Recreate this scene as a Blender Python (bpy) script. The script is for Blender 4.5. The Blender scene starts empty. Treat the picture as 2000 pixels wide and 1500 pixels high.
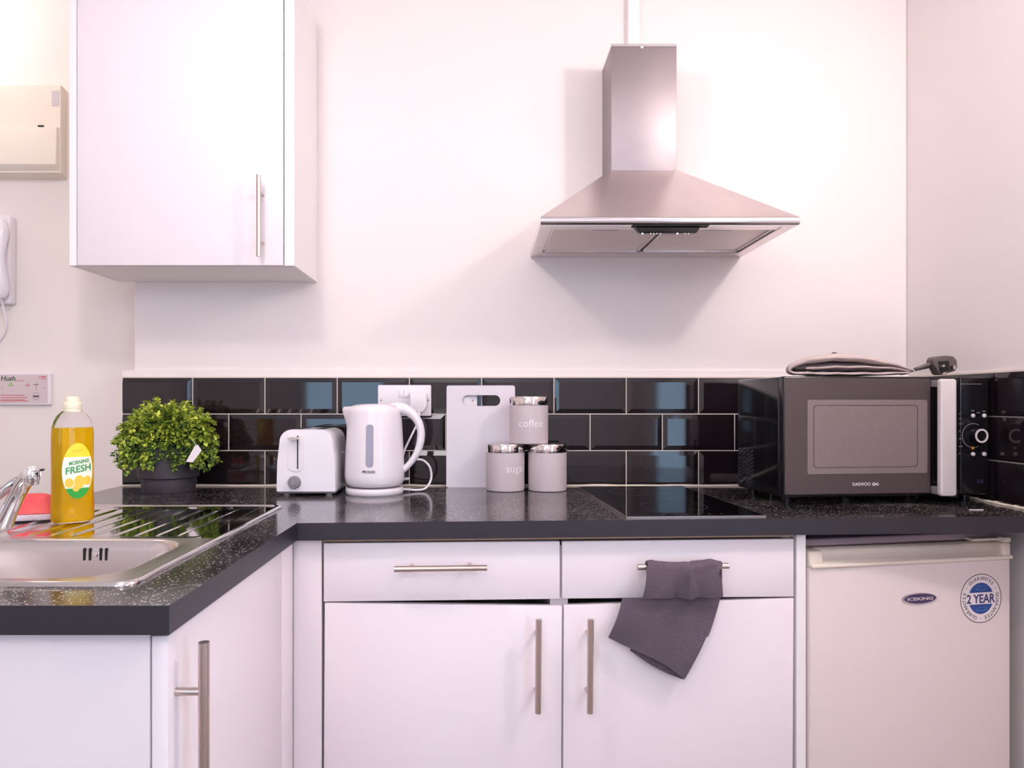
import bpy, bmesh, math, random
from mathutils import Vector, Matrix
from math import pi, sin, cos, radians, atan
random.seed(7)
SC = bpy.context.scene
COL = SC.collection

def lin(r, g, b):
    f = lambda c: (c/255/12.92) if c/255 <= .04045 else ((c/255+.055)/1.055)**2.4
    return (f(r), f(g), f(b), 1)

# ------------------------------------------------------------------ camera
ZC = 1.145          # eye height
DC = 2.05           # distance of the camera from the tiled wall
FPX = 1429.0        # focal length in pixels of the 2000 px wide frame
VX, VY = 945.0, 785.0
cam_d = bpy.data.cameras.new('camera')
cam = bpy.data.objects.new('camera', cam_d); COL.objects.link(cam)
cam.location = (0, -DC, ZC); cam.rotation_euler = (pi/2, 0, 0)
cam_d.sensor_width = 36; cam_d.lens = 36*FPX/2000
cam_d.shift_x = (1000-VX)/2000; cam_d.shift_y = (VY-750)/2000
cam_d.clip_start = .05
SC.camera = cam
# ------------------------------------------------------------------ colour, world, lamps
SC.view_settings.view_transform = 'Standard'; SC.view_settings.look = 'None'
SC.view_settings.gamma = 1; SC.view_settings.use_curve_mapping = False
SC.view_settings.exposure = 0.39
w = bpy.data.worlds.new('world'); SC.world = w; w.use_nodes = True
w.node_tree.nodes['Background'].inputs[0].default_value = (.55, .7, 1, 1)
w.node_tree.nodes['Background'].inputs[1].default_value = .3
def lamp(name, loc, power, col, rad):
    d = bpy.data.lights.new(name, 'POINT'); d.energy = power; d.color = col; d.shadow_soft_size = rad
    o = bpy.data.objects.new(name, d); o.location = loc; COL.objects.link(o); return o
lamp('ceiling_lamp_right', (1.10, -1.18, 2.07), 16, (1, .92, .89), .05)
lamp('ceiling_lamp_left', (-.55, -1.25, 2.19), 11, (1, .92, .90), .06)
lamp('ceiling_lamp_hall', (-1.50, -.17, 2.26), 1.6, (1, .84, .74), .05)
lamp('room_fill_light', (-.2, -2.7, 1.95), 20, (1, .93, .97), .25)  # unseen fill light added to brighten the room and the low fronts
WIN_STRENGTH = 3.3

# ------------------------------------------------------------------ materials
def mat(name, col, rough=.5, metal=0, spec=.5, **k):
    m = bpy.data.materials.new(name); m.use_nodes = True
    nt = m.node_tree; b = nt.nodes['Principled BSDF']
    b.inputs['Base Color'].default_value = col if len(col) == 4 else (*col, 1)
    b.inputs['Roughness'].default_value = rough
    b.inputs['Metallic'].default_value = metal
    b.inputs['Specular IOR Level'].default_value = spec
    if k.get('coat'): b.inputs['Coat Weight'].default_value = k['coat']; b.inputs['Coat Roughness'].default_value = k.get('coatr', .05)
    if k.get('trans'): b.inputs['Transmission Weight'].default_value = k['trans']; b.inputs['IOR'].default_value = k.get('ior', 1.45)
    if k.get('emit'): b.inputs['Emission Color'].default_value = k['emit']; b.inputs['Emission Strength'].default_value = k.get('es', 1)
    if k.get('aniso'): b.inputs['Anisotropic'].default_value = k['aniso']
    if k.get('bump'):
        sc_, st = k['bump']
        tc = nt.nodes.new('ShaderNodeTexCoord'); n = nt.nodes.new('ShaderNodeTexNoise')
        mp = nt.nodes.new('ShaderNodeMapping'); mp.inputs['Scale'].default_value = k.get('stretch', (1, 1, 1))
        n.inputs['Scale'].default_value = sc_; n.inputs['Detail'].default_value = 3
        bp = nt.nodes.new('ShaderNodeBump'); bp.inputs['Strength'].default_value = st; bp.inputs['Distance'].default_value = k.get('bd', .002)
        nt.links.new(tc.outputs['Object'], mp.inputs[0]); nt.links.new(mp.outputs[0], n.inputs[0])
        nt.links.new(n.outputs[0], bp.inputs['Height']); nt.links.new(bp.outputs[0], b.inputs['Normal'])
    if k.get('vary'):
        c2, sc_, lo, hi = k['vary']
        tc = nt.nodes.new('ShaderNodeTexCoord'); n = nt.nodes.new('ShaderNodeTexNoise')
        mp = nt.nodes.new('ShaderNodeMapping'); mp.inputs['Scale'].default_value = k.get('vstretch', (1, 1, 1))
        n.inputs['Scale'].default_value = sc_; n.inputs['Detail'].default_value = 4
        r = nt.nodes.new('ShaderNodeValToRGB'); r.color_ramp.elements[0].position = lo; r.color_ramp.elements[1].position = hi
        r.color_ramp.elements[0].color = col if len(col) == 4 else (*col, 1); r.color_ramp.elements[1].color = c2
        nt.links.new(tc.outputs['Object'], mp.inputs[0]); nt.links.new(mp.outputs[0], n.inputs[0])
        nt.links.new(n.outputs[0], r.inputs[0]); nt.links.new(r.outputs[0], b.inputs['Base Color'])
    return m

M = {}
M['wall'] = mat('wall_paint', lin(240, 231, 230), .85, bump=(60, .05))
M['wall_hall'] = mat('hall_paint', lin(243, 232, 226), .85, bump=(60, .05))
M['ceil'] = mat('ceiling_paint', lin(246, 240, 238), .9)
M['floor'] = mat('floor_vinyl', lin(150, 138, 130), .45, vary=(lin(128, 115, 108), 6, .35, .65))
M['cab'] = mat('white_gloss_laminate', lin(240, 230, 234), .30, spec=.4)
M['cabside'] = mat('white_side_panel', lin(245, 239, 239), .38)
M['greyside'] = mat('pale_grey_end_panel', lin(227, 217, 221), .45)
M['chip'] = mat('chipboard_edge', lin(196, 165, 140), .8, bump=(300, .4))
M['tile'] = mat('black_gloss_tile', lin(26, 19, 22), .05, spec=.54, vary=(lin(33, 26, 30), 14, .3, .7))
M['grout'] = mat('cream_grout', lin(232, 218, 208), .8, bump=(200, .3))
M['seal'] = mat('white_sealant', lin(236, 222, 205), .5, bump=(120, .5))
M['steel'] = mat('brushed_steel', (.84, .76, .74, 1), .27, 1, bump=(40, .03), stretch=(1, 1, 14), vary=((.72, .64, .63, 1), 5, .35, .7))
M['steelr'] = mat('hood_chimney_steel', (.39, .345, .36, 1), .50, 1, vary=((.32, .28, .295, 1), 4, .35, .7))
M['chrome'] = mat('chrome', (.82, .82, .84, 1), .05, 1)
M['sinksteel'] = mat('polished_sink_steel', (.66, .62, .61, 1), .07, 1)
M['bowlsteel'] = mat('satin_sink_steel', (.66, .61, .60, 1), .26, 1)
M['nickel'] = mat('brushed_nickel', (.60, .50, .46, 1), .30, 1)
M['hobtrim'] = mat('dark_hob_trim', (.34, .29, .27, 1), .35, 1)
M['filter'] = mat('filter_mesh', (.72, .64, .61, 1), .45, 1, bump=(900, .6))
M['blackgl'] = mat('black_glass', lin(10, 9, 12), .03, spec=.6)
M['blackpl'] = mat('black_plastic', lin(22, 19, 24), .18)
M['mwside'] = mat('black_enamel', lin(14, 13, 19), .12, spec=.7)
M['mwdoor'] = mat('microwave_door', lin(78, 66, 68), .38, spec=.6, bump=(700, .05))
M['mwwin'] = mat('microwave_window', lin(134, 120, 120), .32, spec=.6, vary=(lin(122, 108, 108), 700, .4, .6))
M['silver'] = mat('silver_plastic', lin(214, 204, 206), .32)
M['dark'] = mat('dark_void', lin(18, 15, 18), .7)
M['whitepl'] = mat('white_plastic', lin(240, 232, 237), .16, spec=.5)
M['whitemat'] = mat('white_satin_plastic', lin(236, 228, 232), .35)
M['kettlegap'] = mat('grey_joint', lin(120, 105, 112), .5)
M['greytr'] = mat('smoky_window', lin(150, 138, 150), .12)
M['greyknob'] = mat('grey_knob', lin(138, 130, 135), .3)
M['beige'] = mat('beige_lever', lin(205, 192, 185), .3)
M['board'] = mat('board_plastic', lin(222, 214, 222), .45)
M['canister'] = mat('canister_grey_paint', lin(206, 193, 196), .55)
M['lettering'] = mat('white_lettering', lin(250, 245, 248), .5)
M['blacktxt'] = mat('black_lettering', lin(50, 42, 50), .5)
M['pot'] = mat('charcoal_pot', lin(66, 60, 68), .6, bump=(150, .12), vary=(lin(58, 52, 59), 30, .3, .7))
M['soil'] = mat('soil', lin(40, 32, 28), .95, bump=(150, 1))
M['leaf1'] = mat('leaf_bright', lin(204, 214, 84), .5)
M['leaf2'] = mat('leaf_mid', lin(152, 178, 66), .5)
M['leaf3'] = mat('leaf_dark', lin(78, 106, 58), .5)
M['stem'] = mat('stem_green', lin(74, 88, 46), .6)
M['paper'] = mat('paper_tag', lin(236, 226, 230), .7)
M['red'] = mat('sponge_coral', lin(245, 84, 92), .85, bump=(260, .8), vary=(lin(250, 120, 118), 12, .4, .7))
M['spongew'] = mat('sponge_white_pad', lin(235, 222, 232), .9, bump=(300, .8))
M['clear'] = mat('clear_bottle', (1, .99, .98, 1), .03, trans=1, ior=1.12)
M['liquid'] = mat('yellow_liquid', lin(255, 206, 6), .03, trans=.62, ior=1.30)
M['cap'] = mat('cream_cap', lin(238, 226, 200), .35)
M['lab_y'] = mat('label_yellow', lin(255, 222, 50), .4)
M['lab_g'] = mat('label_green', lin(38, 158, 52), .4)
M['lab_w'] = mat('label_white', lin(240, 244, 226), .4)
M['lemon'] = mat('label_lemon', lin(250, 200, 70), .4)
M['lab_t'] = mat('label_green_text', lin(62, 150, 84), .4)
M['fuse'] = mat('cream_fuse_box', lin(240, 228, 214), .45)
M['grey_l'] = mat('pale_grey_sticker', lin(206, 196, 198), .5)
M['plate'] = mat('pink_grey_plate', lin(214, 196, 198), .4)
M['txt_r'] = mat('red_print', lin(200, 92, 100), .5)
M['txt_g'] = mat('dark_green_print', lin(52, 84, 62), .5)
M['grn'] = mat('green_print', lin(120, 190, 60), .5)
M['fridge'] = mat('fridge_enamel', lin(230, 215, 214), .42, bump=(500, .04))
M['fridgetrim'] = mat('fridge_cream_plastic', lin(236, 222, 208), .4)
M['fridgetop'] = mat('fridge_worktop_lid', lin(150, 132, 142), .35)
M['badge'] = mat('purple_badge', lin(66, 50, 92), .25)
M['stk_b'] = mat('sticker_blue', lin(34, 70, 142), .45)
M['stk_w'] = mat('sticker_white', lin(236, 224, 226), .5)
M['stk_n'] = mat('sticker_navy', lin(58, 56, 110), .5)
M['stk_lb'] = mat('sticker_light_blue', lin(70, 120, 180), .5)
M['vent'] = mat('vent_grey', lin(60, 55, 62), .4)
M['padcloth'] = mat('grey_plush', lin(198, 180, 176), .95, bump=(500, .6))
M['padshade'] = mat('fold_shade_grey', lin(92, 82, 88), .95)  # dark colour standing in for the shade between the pad's layers
M['plug'] = mat('dark_grey_plug', lin(92, 80, 80), .45)
M['brass'] = mat('plug_pin', (.7, .62, .6, 1), .2, 1)
M['orange'] = mat('indicator_orange', lin(230, 160, 50), .5)
M['frame'] = mat('window_frame_white', lin(235, 235, 238), .4)
M['daylight'] = mat('window_daylight', lin(160, 200, 240), .5, emit=(.50, .74, 1.0, 1), es=WIN_STRENGTH)

def worktop_mat():
    m = mat('black_speckled_laminate', lin(30, 26, 30), .13, spec=.6)
    nt = m.node_tree; b = nt.nodes['Principled BSDF']
    tc = nt.nodes.new('ShaderNodeTexCoord')
    v = nt.nodes.new('ShaderNodeTexVoronoi'); v.inputs['Scale'].default_value = 260
    sc2 = nt.nodes.new('ShaderNodeSeparateColor'); fm = nt.nodes.new('ShaderNodeMath'); fm.operation = 'MULTIPLY'
    iv = nt.nodes.new('ShaderNodeMath'); iv.operation = 'SUBTRACT'; iv.inputs[0].default_value = .62
    r = nt.nodes.new('ShaderNodeValToRGB'); r.color_ramp.elements[0].position = .20; r.color_ramp.elements[1].position = .40
    r.color_ramp.elements[0].color = lin(30, 26, 30); r.color_ramp.elements[1].color = lin(225, 215, 213)
    n2 = nt.nodes.new('ShaderNodeTexNoise'); n2.inputs['Scale'].default_value = 7; n2.inputs['Detail'].default_value = 6
    r2 = nt.nodes.new('ShaderNodeValToRGB'); r2.color_ramp.elements[0].position = .38; r2.color_ramp.elements[1].position = .72
    r2.color_ramp.elements[0].color = (0, 0, 0, 1); r2.color_ramp.elements[1].color = lin(70, 65, 68)
    # thin pale veins: the zero crossings of a slow noise
    n3 = nt.nodes.new('ShaderNodeTexNoise'); n3.inputs['Scale'].default_value = 3.2; n3.inputs['Detail'].default_value = 5
    s1 = nt.nodes.new('ShaderNodeMath'); s1.operation = 'SUBTRACT'; s1.inputs[1].default_value = .5
    s2 = nt.nodes.new('ShaderNodeMath'); s2.operation = 'ABSOLUTE'
    s3 = nt.nodes.new('ShaderNodeMath'); s3.operation = 'LESS_THAN'; s3.inputs[1].default_value = .0028
    ad = nt.nodes.new('ShaderNodeMixRGB'); ad.blend_type = 'ADD'; ad.inputs[0].default_value = 1
    mx = nt.nodes.new('ShaderNodeMixRGB'); mx.inputs[2].default_value = lin(150, 142, 140)
    L = nt.links.new
    for t in (v, n2, n3): L(tc.outputs['Object'], t.inputs['Vector'])
    L(v.outputs['Distance'], iv.inputs[1]); L(v.outputs['Color'], sc2.inputs[0]); L(iv.outputs[0], fm.inputs[0]); L(sc2.outputs[0], fm.inputs[1]); L(fm.outputs[0], r.inputs[0]); L(n2.outputs[0], r2.inputs[0])
    L(r.outputs[0], ad.inputs[1]); L(r2.outputs[0], ad.inputs[2])
    L(n3.outputs[0], s1.inputs[0]); L(s1.outputs[0], s2.inputs[0]); L(s2.outputs[0], s3.inputs[0])
    sm = nt.nodes.new('ShaderNodeMath'); sm.operation = 'MULTIPLY'; sm.inputs[1].default_value = .6
    L(s3.outputs[0], sm.inputs[0]); L(sm.outputs[0], mx.inputs[0]); L(ad.outputs[0], mx.inputs[1]); L(mx.outputs[0], b.inputs['Base Color'])
    return m
M['worktop'] = worktop_mat()
M['wtedge'] = mat('worktop_edge', lin(40, 36, 44), .40, bump=(400, .1))
def waffle():
    m = mat('waffle_towel', lin(98, 84, 96), .95)
    nt = m.node_tree; b = nt.nodes['Principled BSDF']; L = nt.links.new
    uv = nt.nodes.new('ShaderNodeUVMap')
    mp = nt.nodes.new('ShaderNodeMapping'); mp.inputs['Scale'].default_value = (1, 1, 1)
    sx = nt.nodes.new('ShaderNodeSeparateXYZ'); L(uv.outputs[0], mp.inputs[0]); L(mp.outputs[0], sx.inputs[0])
    outs = []
    for i in (0, 1):
        a = nt.nodes.new('ShaderNodeMath'); a.operation = 'MULTIPLY'; a.inputs[1].default_value = 2*pi/.0042
        s = nt.nodes.new('ShaderNodeMath'); s.operation = 'SINE'
        L(sx.outputs[i], a.inputs[0]); L(a.outputs[0], s.inputs[0]); outs.append(s)
    mxx = nt.nodes.new('ShaderNodeMath'); mxx.operation = 'MAXIMUM'
    L(outs[0].outputs[0], mxx.inputs[0]); L(outs[1].outputs[0], mxx.inputs[1])
    bp = nt.nodes.new('ShaderNodeBump'); bp.inputs['Strength'].default_value = .45; bp.inputs['Distance'].default_value = .001
    L(mxx.outputs[0], bp.inputs['Height']); L(bp.outputs[0], b.inputs['Normal'])
    return m
M['towel'] = waffle()

# ------------------------------------------------------------------ helpers
WMX = {}
def thing(name, label, cat, loc=(0, 0, 0), rz=0, group=None):
    o = bpy.data.objects.new(name, None); COL.objects.link(o)
    o.empty_display_size = .05
    o.location = loc; o.rotation_euler = (0, 0, rz)
    o['label'] = label; o['category'] = cat
    if group: o['group'] = group
    WMX[o.name] = Matrix.Translation(loc) @ Matrix.Rotation(rz, 4, 'Z')
    return o
def tag(o, label, cat, group=None):
    o['label'] = label; o['category'] = cat
    if group: o['group'] = group
    return o
def obj(name, bm, m, parent=None, local=False, label=None, angle=35, recalc=True):
    """one mesh object; vertices are given in the room's coordinates unless local"""
    me = bpy.data.meshes.new(name)
    if recalc: bmesh.ops.recalc_face_normals(bm, faces=bm.faces)
    bm.to_mesh(me); bm.free()
    for p in me.polygons: p.use_smooth = True
    me.set_sharp_from_angle(angle=radians(angle))
    for x in (m if isinstance(m, (list, tuple)) else [m]): me.materials.append(x)
    o = bpy.data.objects.new(name, me); COL.objects.link(o)
    if parent is not None:
        o.parent = parent
        mw = WMX[parent.name]
        if not local: me.transform(mw.inverted())
        WMX[o.name] = mw
    else:
        # put the origin of a lone mesh at the middle of its base
        xs = [v.co for v in me.vertices]
        c = Vector(((min(v.x for v in xs)+max(v.x for v in xs))/2, (min(v.y for v in xs)+max(v.y for v in xs))/2, min(v.z for v in xs)))
        me.transform(Matrix.Translation(-c)); o.location = c
        WMX[o.name] = Matrix.Translation(c)
    if label: o['label'] = label
    return o
def struct(name, bm, m, parent=None, **k):
    o = obj(name, bm, m, parent, **k)
    if parent is None: o['kind'] = 'structure'
    return o
def NB(): return bmesh.new()
def box(bm, x0, x1, y0, y1, z0, z1, bev=0, seg=2, mi=0):
    t = bmesh.new()
    bmesh.ops.create_cube(t, size=1)
    for v in t.verts:
        v.co = Vector((x0+(v.co.x+.5)*(x1-x0), y0+(v.co.y+.5)*(y1-y0), z0+(v.co.z+.5)*(z1-z0)))
    if bev: bmesh.ops.bevel(t, geom=t.edges[:], offset=bev, segments=seg, profile=.5, affect='EDGES')
    for f in t.faces: f.material_index = mi
    merge(bm, t); return bm
def merge(bm, t, mx=None):
    if mx is not None: bmesh.ops.transform(t, matrix=mx, verts=t.verts)
    me = bpy.data.meshes.new('tmp'); t.to_mesh(me); t.free(); bm.from_mesh(me); bpy.data.meshes.remove(me)
def prism(bm, pts, axis, a, b, bev=0, seg=2, mi=0):
    """polygon pts extruded along axis from a to b. axis y: pts are (x,z); axis z: pts are (x,y); axis x: pts are (y,z)"""
    t = bmesh.new()
    mk = {'y': lambda p, q: (p[0], q, p[1]), 'z': lambda p, q: (p[0], p[1], q), 'x': lambda p, q: (q, p[0], p[1])}[axis]
    A = [t.verts.new(mk(p, a)) for p in pts]; B = [t.verts.new(mk(p, b)) for p in pts]
    t.faces.new(A); t.faces.new(B[::-1]); n = len(pts)
    for i in range(n): t.faces.new((A[i], A[(i+1) % n], B[(i+1) % n], B[i]))
    bmesh.ops.recalc_face_normals(t, faces=t.faces)
    if bev: bmesh.ops.bevel(t, geom=t.edges[:], offset=bev, segments=seg, profile=.5, affect='EDGES')
    for f in t.faces: f.material_index = mi
    merge(bm, t); return bm
def loft(bm, secs, cap=True, close=True, mi=0):
    rows = [[bm.verts.new(p) for p in s] for s in secs]
    n = len(rows[0])
    for a, b in zip(rows, rows[1:]):
        for i in range(n if close else n-1):
            f = bm.faces.new((a[i], a[(i+1) % n], b[(i+1) % n], b[i])); f.material_index = mi
    if cap:
        bm.faces.new(rows[0][::-1]).material_index = mi; bm.faces.new(rows[-1]).material_index = mi
    return bm
def lathe(bm, prof, c, n=64, sx=1, sy=1, cap=True):
    secs = [[(c[0]+r*sx*cos(2*pi*i/n), c[1]+r*sy*sin(2*pi*i/n), c[2]+z) for i in range(n)] for r, z in prof]
    return loft(bm, secs, cap)
def spline(pts, n=8):
    P = [Vector(p) for p in pts]; out = []
    for i in range(len(P)-1):
        p0 = P[max(i-1, 0)]; p1 = P[i]; p2 = P[i+1]; p3 = P[min(i+2, len(P)-1)]
        for k in range(n):
            t = k/n
            out.append(.5*((2*p1)+(-p0+p2)*t+(2*p0-5*p1+4*p2-p3)*t*t+(-p0+3*p1-3*p2+p3)*t**3))
    out.append(P[-1]); return out
def tube(bm, pts, r, n=16, smooth=0, flat=None):
    """r is a number or a list along pts; flat=(a,b) scales the section's two axes"""
    P = [Vector(p) for p in pts]
    R = list(r) if isinstance(r, (list, tuple)) else [r]*len(P)
    if smooth:
        rr = [Vector((q, 0, 0)) for q in R]
        P = spline(P, smooth); R = [q.x for q in spline(rr, smooth)]
    fl = flat or (1, 1); secs = []
    T0 = (P[1]-P[0]).normalized()
    up = Vector((0, 0, 1)) if abs(T0.z) < .9 else Vector((0, 1, 0))
    N = (up-T0*up.dot(T0)).normalized()
    for i, p in enumerate(P):
        T = ((P[min(i+1, len(P)-1)]-P[max(i-1, 0)])).normalized()
        N = (N-T*N.dot(T)).normalized(); B = T.cross(N)
        secs.append([p+(N*cos(2*pi*k/n)*fl[0]+B*sin(2*pi*k/n)*fl[1])*R[i] for k in range(n)])
    return loft(bm, secs)
def rrect(x0, x1, y0, y1, r, n=6):
    out = []
    for cx, cy, a0 in ((x1-r, y1-r, 0), (x0+r, y1-r, 90), (x0+r, y0+r, 180), (x1-r, y0+r, 270)):
        for i in range(n+1):
            a = radians(a0+90*i/n); out.append((cx+r*cos(a), cy+r*sin(a)))
    return out
def text_bm(s, width=None, height=None, ext=.0002, shear=0, bold=0):
    """flat lettering standing in the XZ plane, facing -Y, centred on the origin"""
    c = bpy.data.curves.new('t', 'FONT'); c.body = s; c.size = 1; c.shear = shear; c.offset = bold
    c.resolution_u = 3
    o = bpy.data.objects.new('t', c); COL.objects.link(o)
    dg = bpy.context.evaluated_depsgraph_get(); dg.update()
    me = bpy.data.meshes.new_from_object(o.evaluated_get(dg))
    t = bmesh.new(); t.from_mesh(me)
    bpy.data.objects.remove(o); bpy.data.curves.remove(c); bpy.data.meshes.remove(me)
    xs = [v.co.x for v in t.verts]; ys = [v.co.y for v in t.verts]
    cx, cy = (min(xs)+max(xs))/2, (min(ys)+max(ys))/2; W, H = max(xs)-min(xs), max(ys)-min(ys)
    kx = (width/W) if width else None; ky = (height/H) if height else None
    kx = kx or ky; ky = ky or kx
    for v in t.verts: v.co = Vector(((v.co.x-cx)*kx, 0, (v.co.y-cy)*ky))
    if ext:
        g = bmesh.ops.extrude_face_region(t, geom=t.faces[:])
        bmesh.ops.translate(t, verts=[e for e in g['geom'] if isinstance(e, bmesh.types.BMVert)], vec=(0, -ext, 0))
    return t
def put(bm, t, x, y, z, rot=None):
    mx = Matrix.Translation((x, y, z))
    if rot is not None: mx = mx @ rot
    merge(bm, t, mx); return bm
def disc(bm, x, y, z, rx, rz_, th=.0005, n=48, mi=0, a0=0, a1=360, hole=0):
    """flat disc (or half disc, or ring) facing -Y"""
    t = bmesh.new(); full = (a1-a0) >= 360
    m = n if full else n+1
    A = [radians(a0+(a1-a0)*i/n) for i in range(m)]
    for yy in (y, y-th):
        o = [t.verts.new((x+rx*cos(a), yy, z+rz_*sin(a))) for a in A]
        if hole:
            h = [t.verts.new((x+rx*hole*cos(a), yy, z+rz_*hole*sin(a))) for a in A]
            for i in range(m if full else m-1): t.faces.new((o[i], o[(i+1) % m], h[(i+1) % m], h[i]))
            if yy == y: o0, h0 = o, h
            else:
                for i in range(m if full else m-1):
                    t.faces.new((o0[i], o0[(i+1) % m], o[(i+1) % m], o[i])); t.faces.new((h0[i], h0[(i+1) % m], h[(i+1) % m], h[i]))
        else:
            t.faces.new(o)
            if yy == y: o0 = o
            else:
                for i in range(m): t.faces.new((o0[i], o0[(i+1) % m], o[(i+1) % m], o[i]))
    for f in t.faces: f.material_index = mi
    merge(bm, t); return bm
def PX(px, Y): return (px-VX)*(DC+Y)/FPX          # a pixel column at depth Y
def PZ(py, Y): return ZC+(VY-py)*(DC+Y)/FPX       # a pixel row at depth Y
class Frame:
    """an upright face standing at (ox,oy), turned by a: u runs along it, v into it"""
    def __init__(s, ox, oy, a): s.ox, s.oy, s.a = ox, oy, a
    def u(s, px, v=0):
        k = (px-VX)/FPX; ox = s.ox-v*sin(s.a); oy = s.oy+v*cos(s.a)
        return (k*(DC+oy)-ox)/(cos(s.a)-k*sin(s.a))
    def z(s, px, py, v=0):
        u = s.u(px, v); return PZ(py, s.oy+v*cos(s.a)+u*sin(s.a))
ZW = ZC-.235      # top of the worktop
# ------------------------------------------------------------------ the room
XR = 1.195; YB = .014; ZCEIL = ZC+1.175; YFAR = .085; XL = -2.3; YR = -3.6
bm = box(NB(), XL-.1, XR+.1, YR-.1, .3, -.05, 0); struct('floor', bm, M['floor'])
bm = box(NB(), XL-.1, XR+.1, YR-.1, .3, ZCEIL, ZCEIL+.05); struct('ceiling', bm, M['ceil'])
bm = box(NB(), -.988, XR, YB, .12, 0, ZCEIL, .006, 3); box(bm, -1.019, XR, .0055, .12, 0, PZ(723, 0), .004, 2)
struct('wall_back', bm, M['wall'])
struct('wall_hall', box(NB(), XL, -.97, YFAR, .2, 0, ZCEIL), M['wall_hall'])
struct('wall_right', box(NB(), XR, XR+.08, YR, .12, 0, ZCEIL), M['wall'])
struct('wall_left', box(NB(), XL-.08, XL, YR, .2, 0, ZCEIL), M['wall_hall'])
struct('wall_front', box(NB(), XL, XR, YR-.08, YR, 0, ZCEIL), M['wall'])
# windows out of the frame that the tiles and the steel mirror
def window(name, along, pos, a0, a1, z0, z1):
    fr = NB(); pn = NB()
    def bx(b, p0, p1, q0, q1, r0, r1):
        if along == 'y': box(b, pos-q1, pos-q0, p0, p1, r0, r1)
        else: box(b, p0, p1, pos+q0, pos+q1, r0, r1)
    t = .05
    bx(fr, a0-t, a0, .001, .03, z0-t, z1+t); bx(fr, a1, a1+t, .001, .03, z0-t, z1+t)
    bx(fr, a0, a1, .001, .03, z0-t, z0); bx(fr, a0, a1, .001, .03, z1, z1+t)
    bx(fr, a0, a1, .004, .028, (z0+z1)/2+.25, (z0+z1)/2+.28)
    o = struct(name, fr, M['frame']); bx(pn, a0, a1, .002, .010, z0, z1)
    p = obj('pane', pn, M['daylight'], o)
window('window_1', 'y', XR, -2.90, -2.2, .55, 2.0)
window('window_2', 'x', YR, -1.36, -.78, .95, 2.05)

# ------------------------------------------------------------------ tiles
TP, TH, GR = .2025, .1025, .0028
ZT0 = PZ(738, 0)            # top of the tiles
def tile(bm, a0, a1, z0, z1, mk, bl=True, br=True):
    e, h0, h1 = .0125, .0045, .0070
    c0 = a0+(e if bl else 0); c1 = a1-(e if br else 0)
    V = lambda p: bm.verts.new(p)
    base = [V(mk(a0, 0, z0)), V(mk(a1, 0, z0)), V(mk(a1, 0, z1)), V(mk(a0, 0, z1))]
    mid = [V(mk(a0, h0, z0)), V(mk(a1, h0, z0)), V(mk(a1, h0, z1)), V(mk(a0, h0, z1))]
    top = [V(mk(c0, h1, z0+e)), V(mk(c1, h1, z0+e)), V(mk(c1, h1, z1-e)), V(mk(c0, h1, z1-e))]
    for A, B in ((base, mid), (mid, top)):
        for i in range(4): bm.faces.new((A[i], A[(i+1) % 4], B[(i+1) % 4], B[i]))
    bm.faces.new(top)
def tiles(mk, a_lo, a_hi, seams):
    bm = NB()
    for r in range(3):
        z1 = ZT0-r*TH; z0 = z1-TH+GR
        s0 = seams[r]; k = math.floor((a_lo-s0)/TP)
        while s0+k*TP < a_hi:
            x0 = s0+k*TP+GR/2; x1 = x0+TP-GR
            bl = x0 > a_lo; br = x1 < a_hi
            x0 = max(x0, a_lo); x1 = min(x1, a_hi)
            if x1-x0 > .02: tile(bm, x0, x1, z0, z1, mk, bl, br)
            k += 1
    return bm
s1 = PX(1082, 0)
bm = tiles(lambda a, h, z: (a, .0045-h, z), -1.0115, XR-.010, [s1, s1-TP/2, s1])
t1 = struct('trim_1', box(NB(), -1.0135, XR-.006, .0012, .0055, ZW-.004, ZT0+.004), M['grout'])
t1['label'] = 'black bevelled brick tiles with cream grout on the back wall'
obj('tiles', bm, M['tile'], t1, angle=5)
bm = tiles(lambda a, h, z: (XR-.0045+.0-h, a, z), -1.0, -.012, [-.351, -.45, -.351])
t2 = struct('trim_2', box(NB(), XR-.0055, XR-.0012, -1.0, .0, ZW-.004, ZT0+.004), M['grout'])
t2['label'] = 'black bevelled brick tiles with cream grout on the right wall'
obj('tiles', bm, M['tile'], t2, angle=5)
# sealant beads
def bead(p0, p1, r):
    pts = []; n = 60
    for i in range(n+1):
        t = i/n; p = Vector(p0).lerp(Vector(p1), t)
        pts.append(p+Vector((0, 0, random.uniform(-.0006, .0008))))
    return tube(NB(), pts, [r*random.uniform(.8, 1.35) for _ in pts], 8)
struct('trim_3', bead((-1.012, -.0045, ZW+.001), (XR-.012, -.0045, ZW+.001), .0032), M['seal'])
struct('trim_4', bead((XR-.0125, -.008, ZW+.001), (XR-.0125, -.56, ZW+.001), .0034), M['seal'])

# ------------------------------------------------------------------ worktop
SL = .059; AF = atan(SL); XI = -.363; YI = -.631; TW = .034
def yf(x): return YI+SL*(x-XI)
bm = NB()
cut = (-.93, -.47, -1.095, -.79)
box(bm, -1.015, cut[0], -1.206, YI, ZW-TW, ZW); box(bm, cut[1], XI, -1.206, YI, ZW-TW, ZW)
box(bm, cut[0], cut[1], -1.206, cut[2], ZW-TW, ZW); box(bm, cut[0], cut[1], cut[3], YI, ZW-TW, ZW)
prism(bm, [(-1.015, -.0012), (-1.015, YI), (XI, YI), (XR-.0055, yf(XR)), (XR-.0055, -.0012)], 'z', ZW-TW, ZW)
bmesh.ops.remove_doubles(bm, verts=bm.verts, dist=1e-5)
bm.faces.ensure_lookup_table()
bm.normal_update()
for f in bm.faces: f.material_index = 0 if abs(f.normal.z) > .5 else 1
tag(obj('worktop', bm, [M['worktop'], M['wtedge']], recalc=False), 'long L-shaped black speckled laminate worktop with dark edge', 'worktop')

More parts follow.
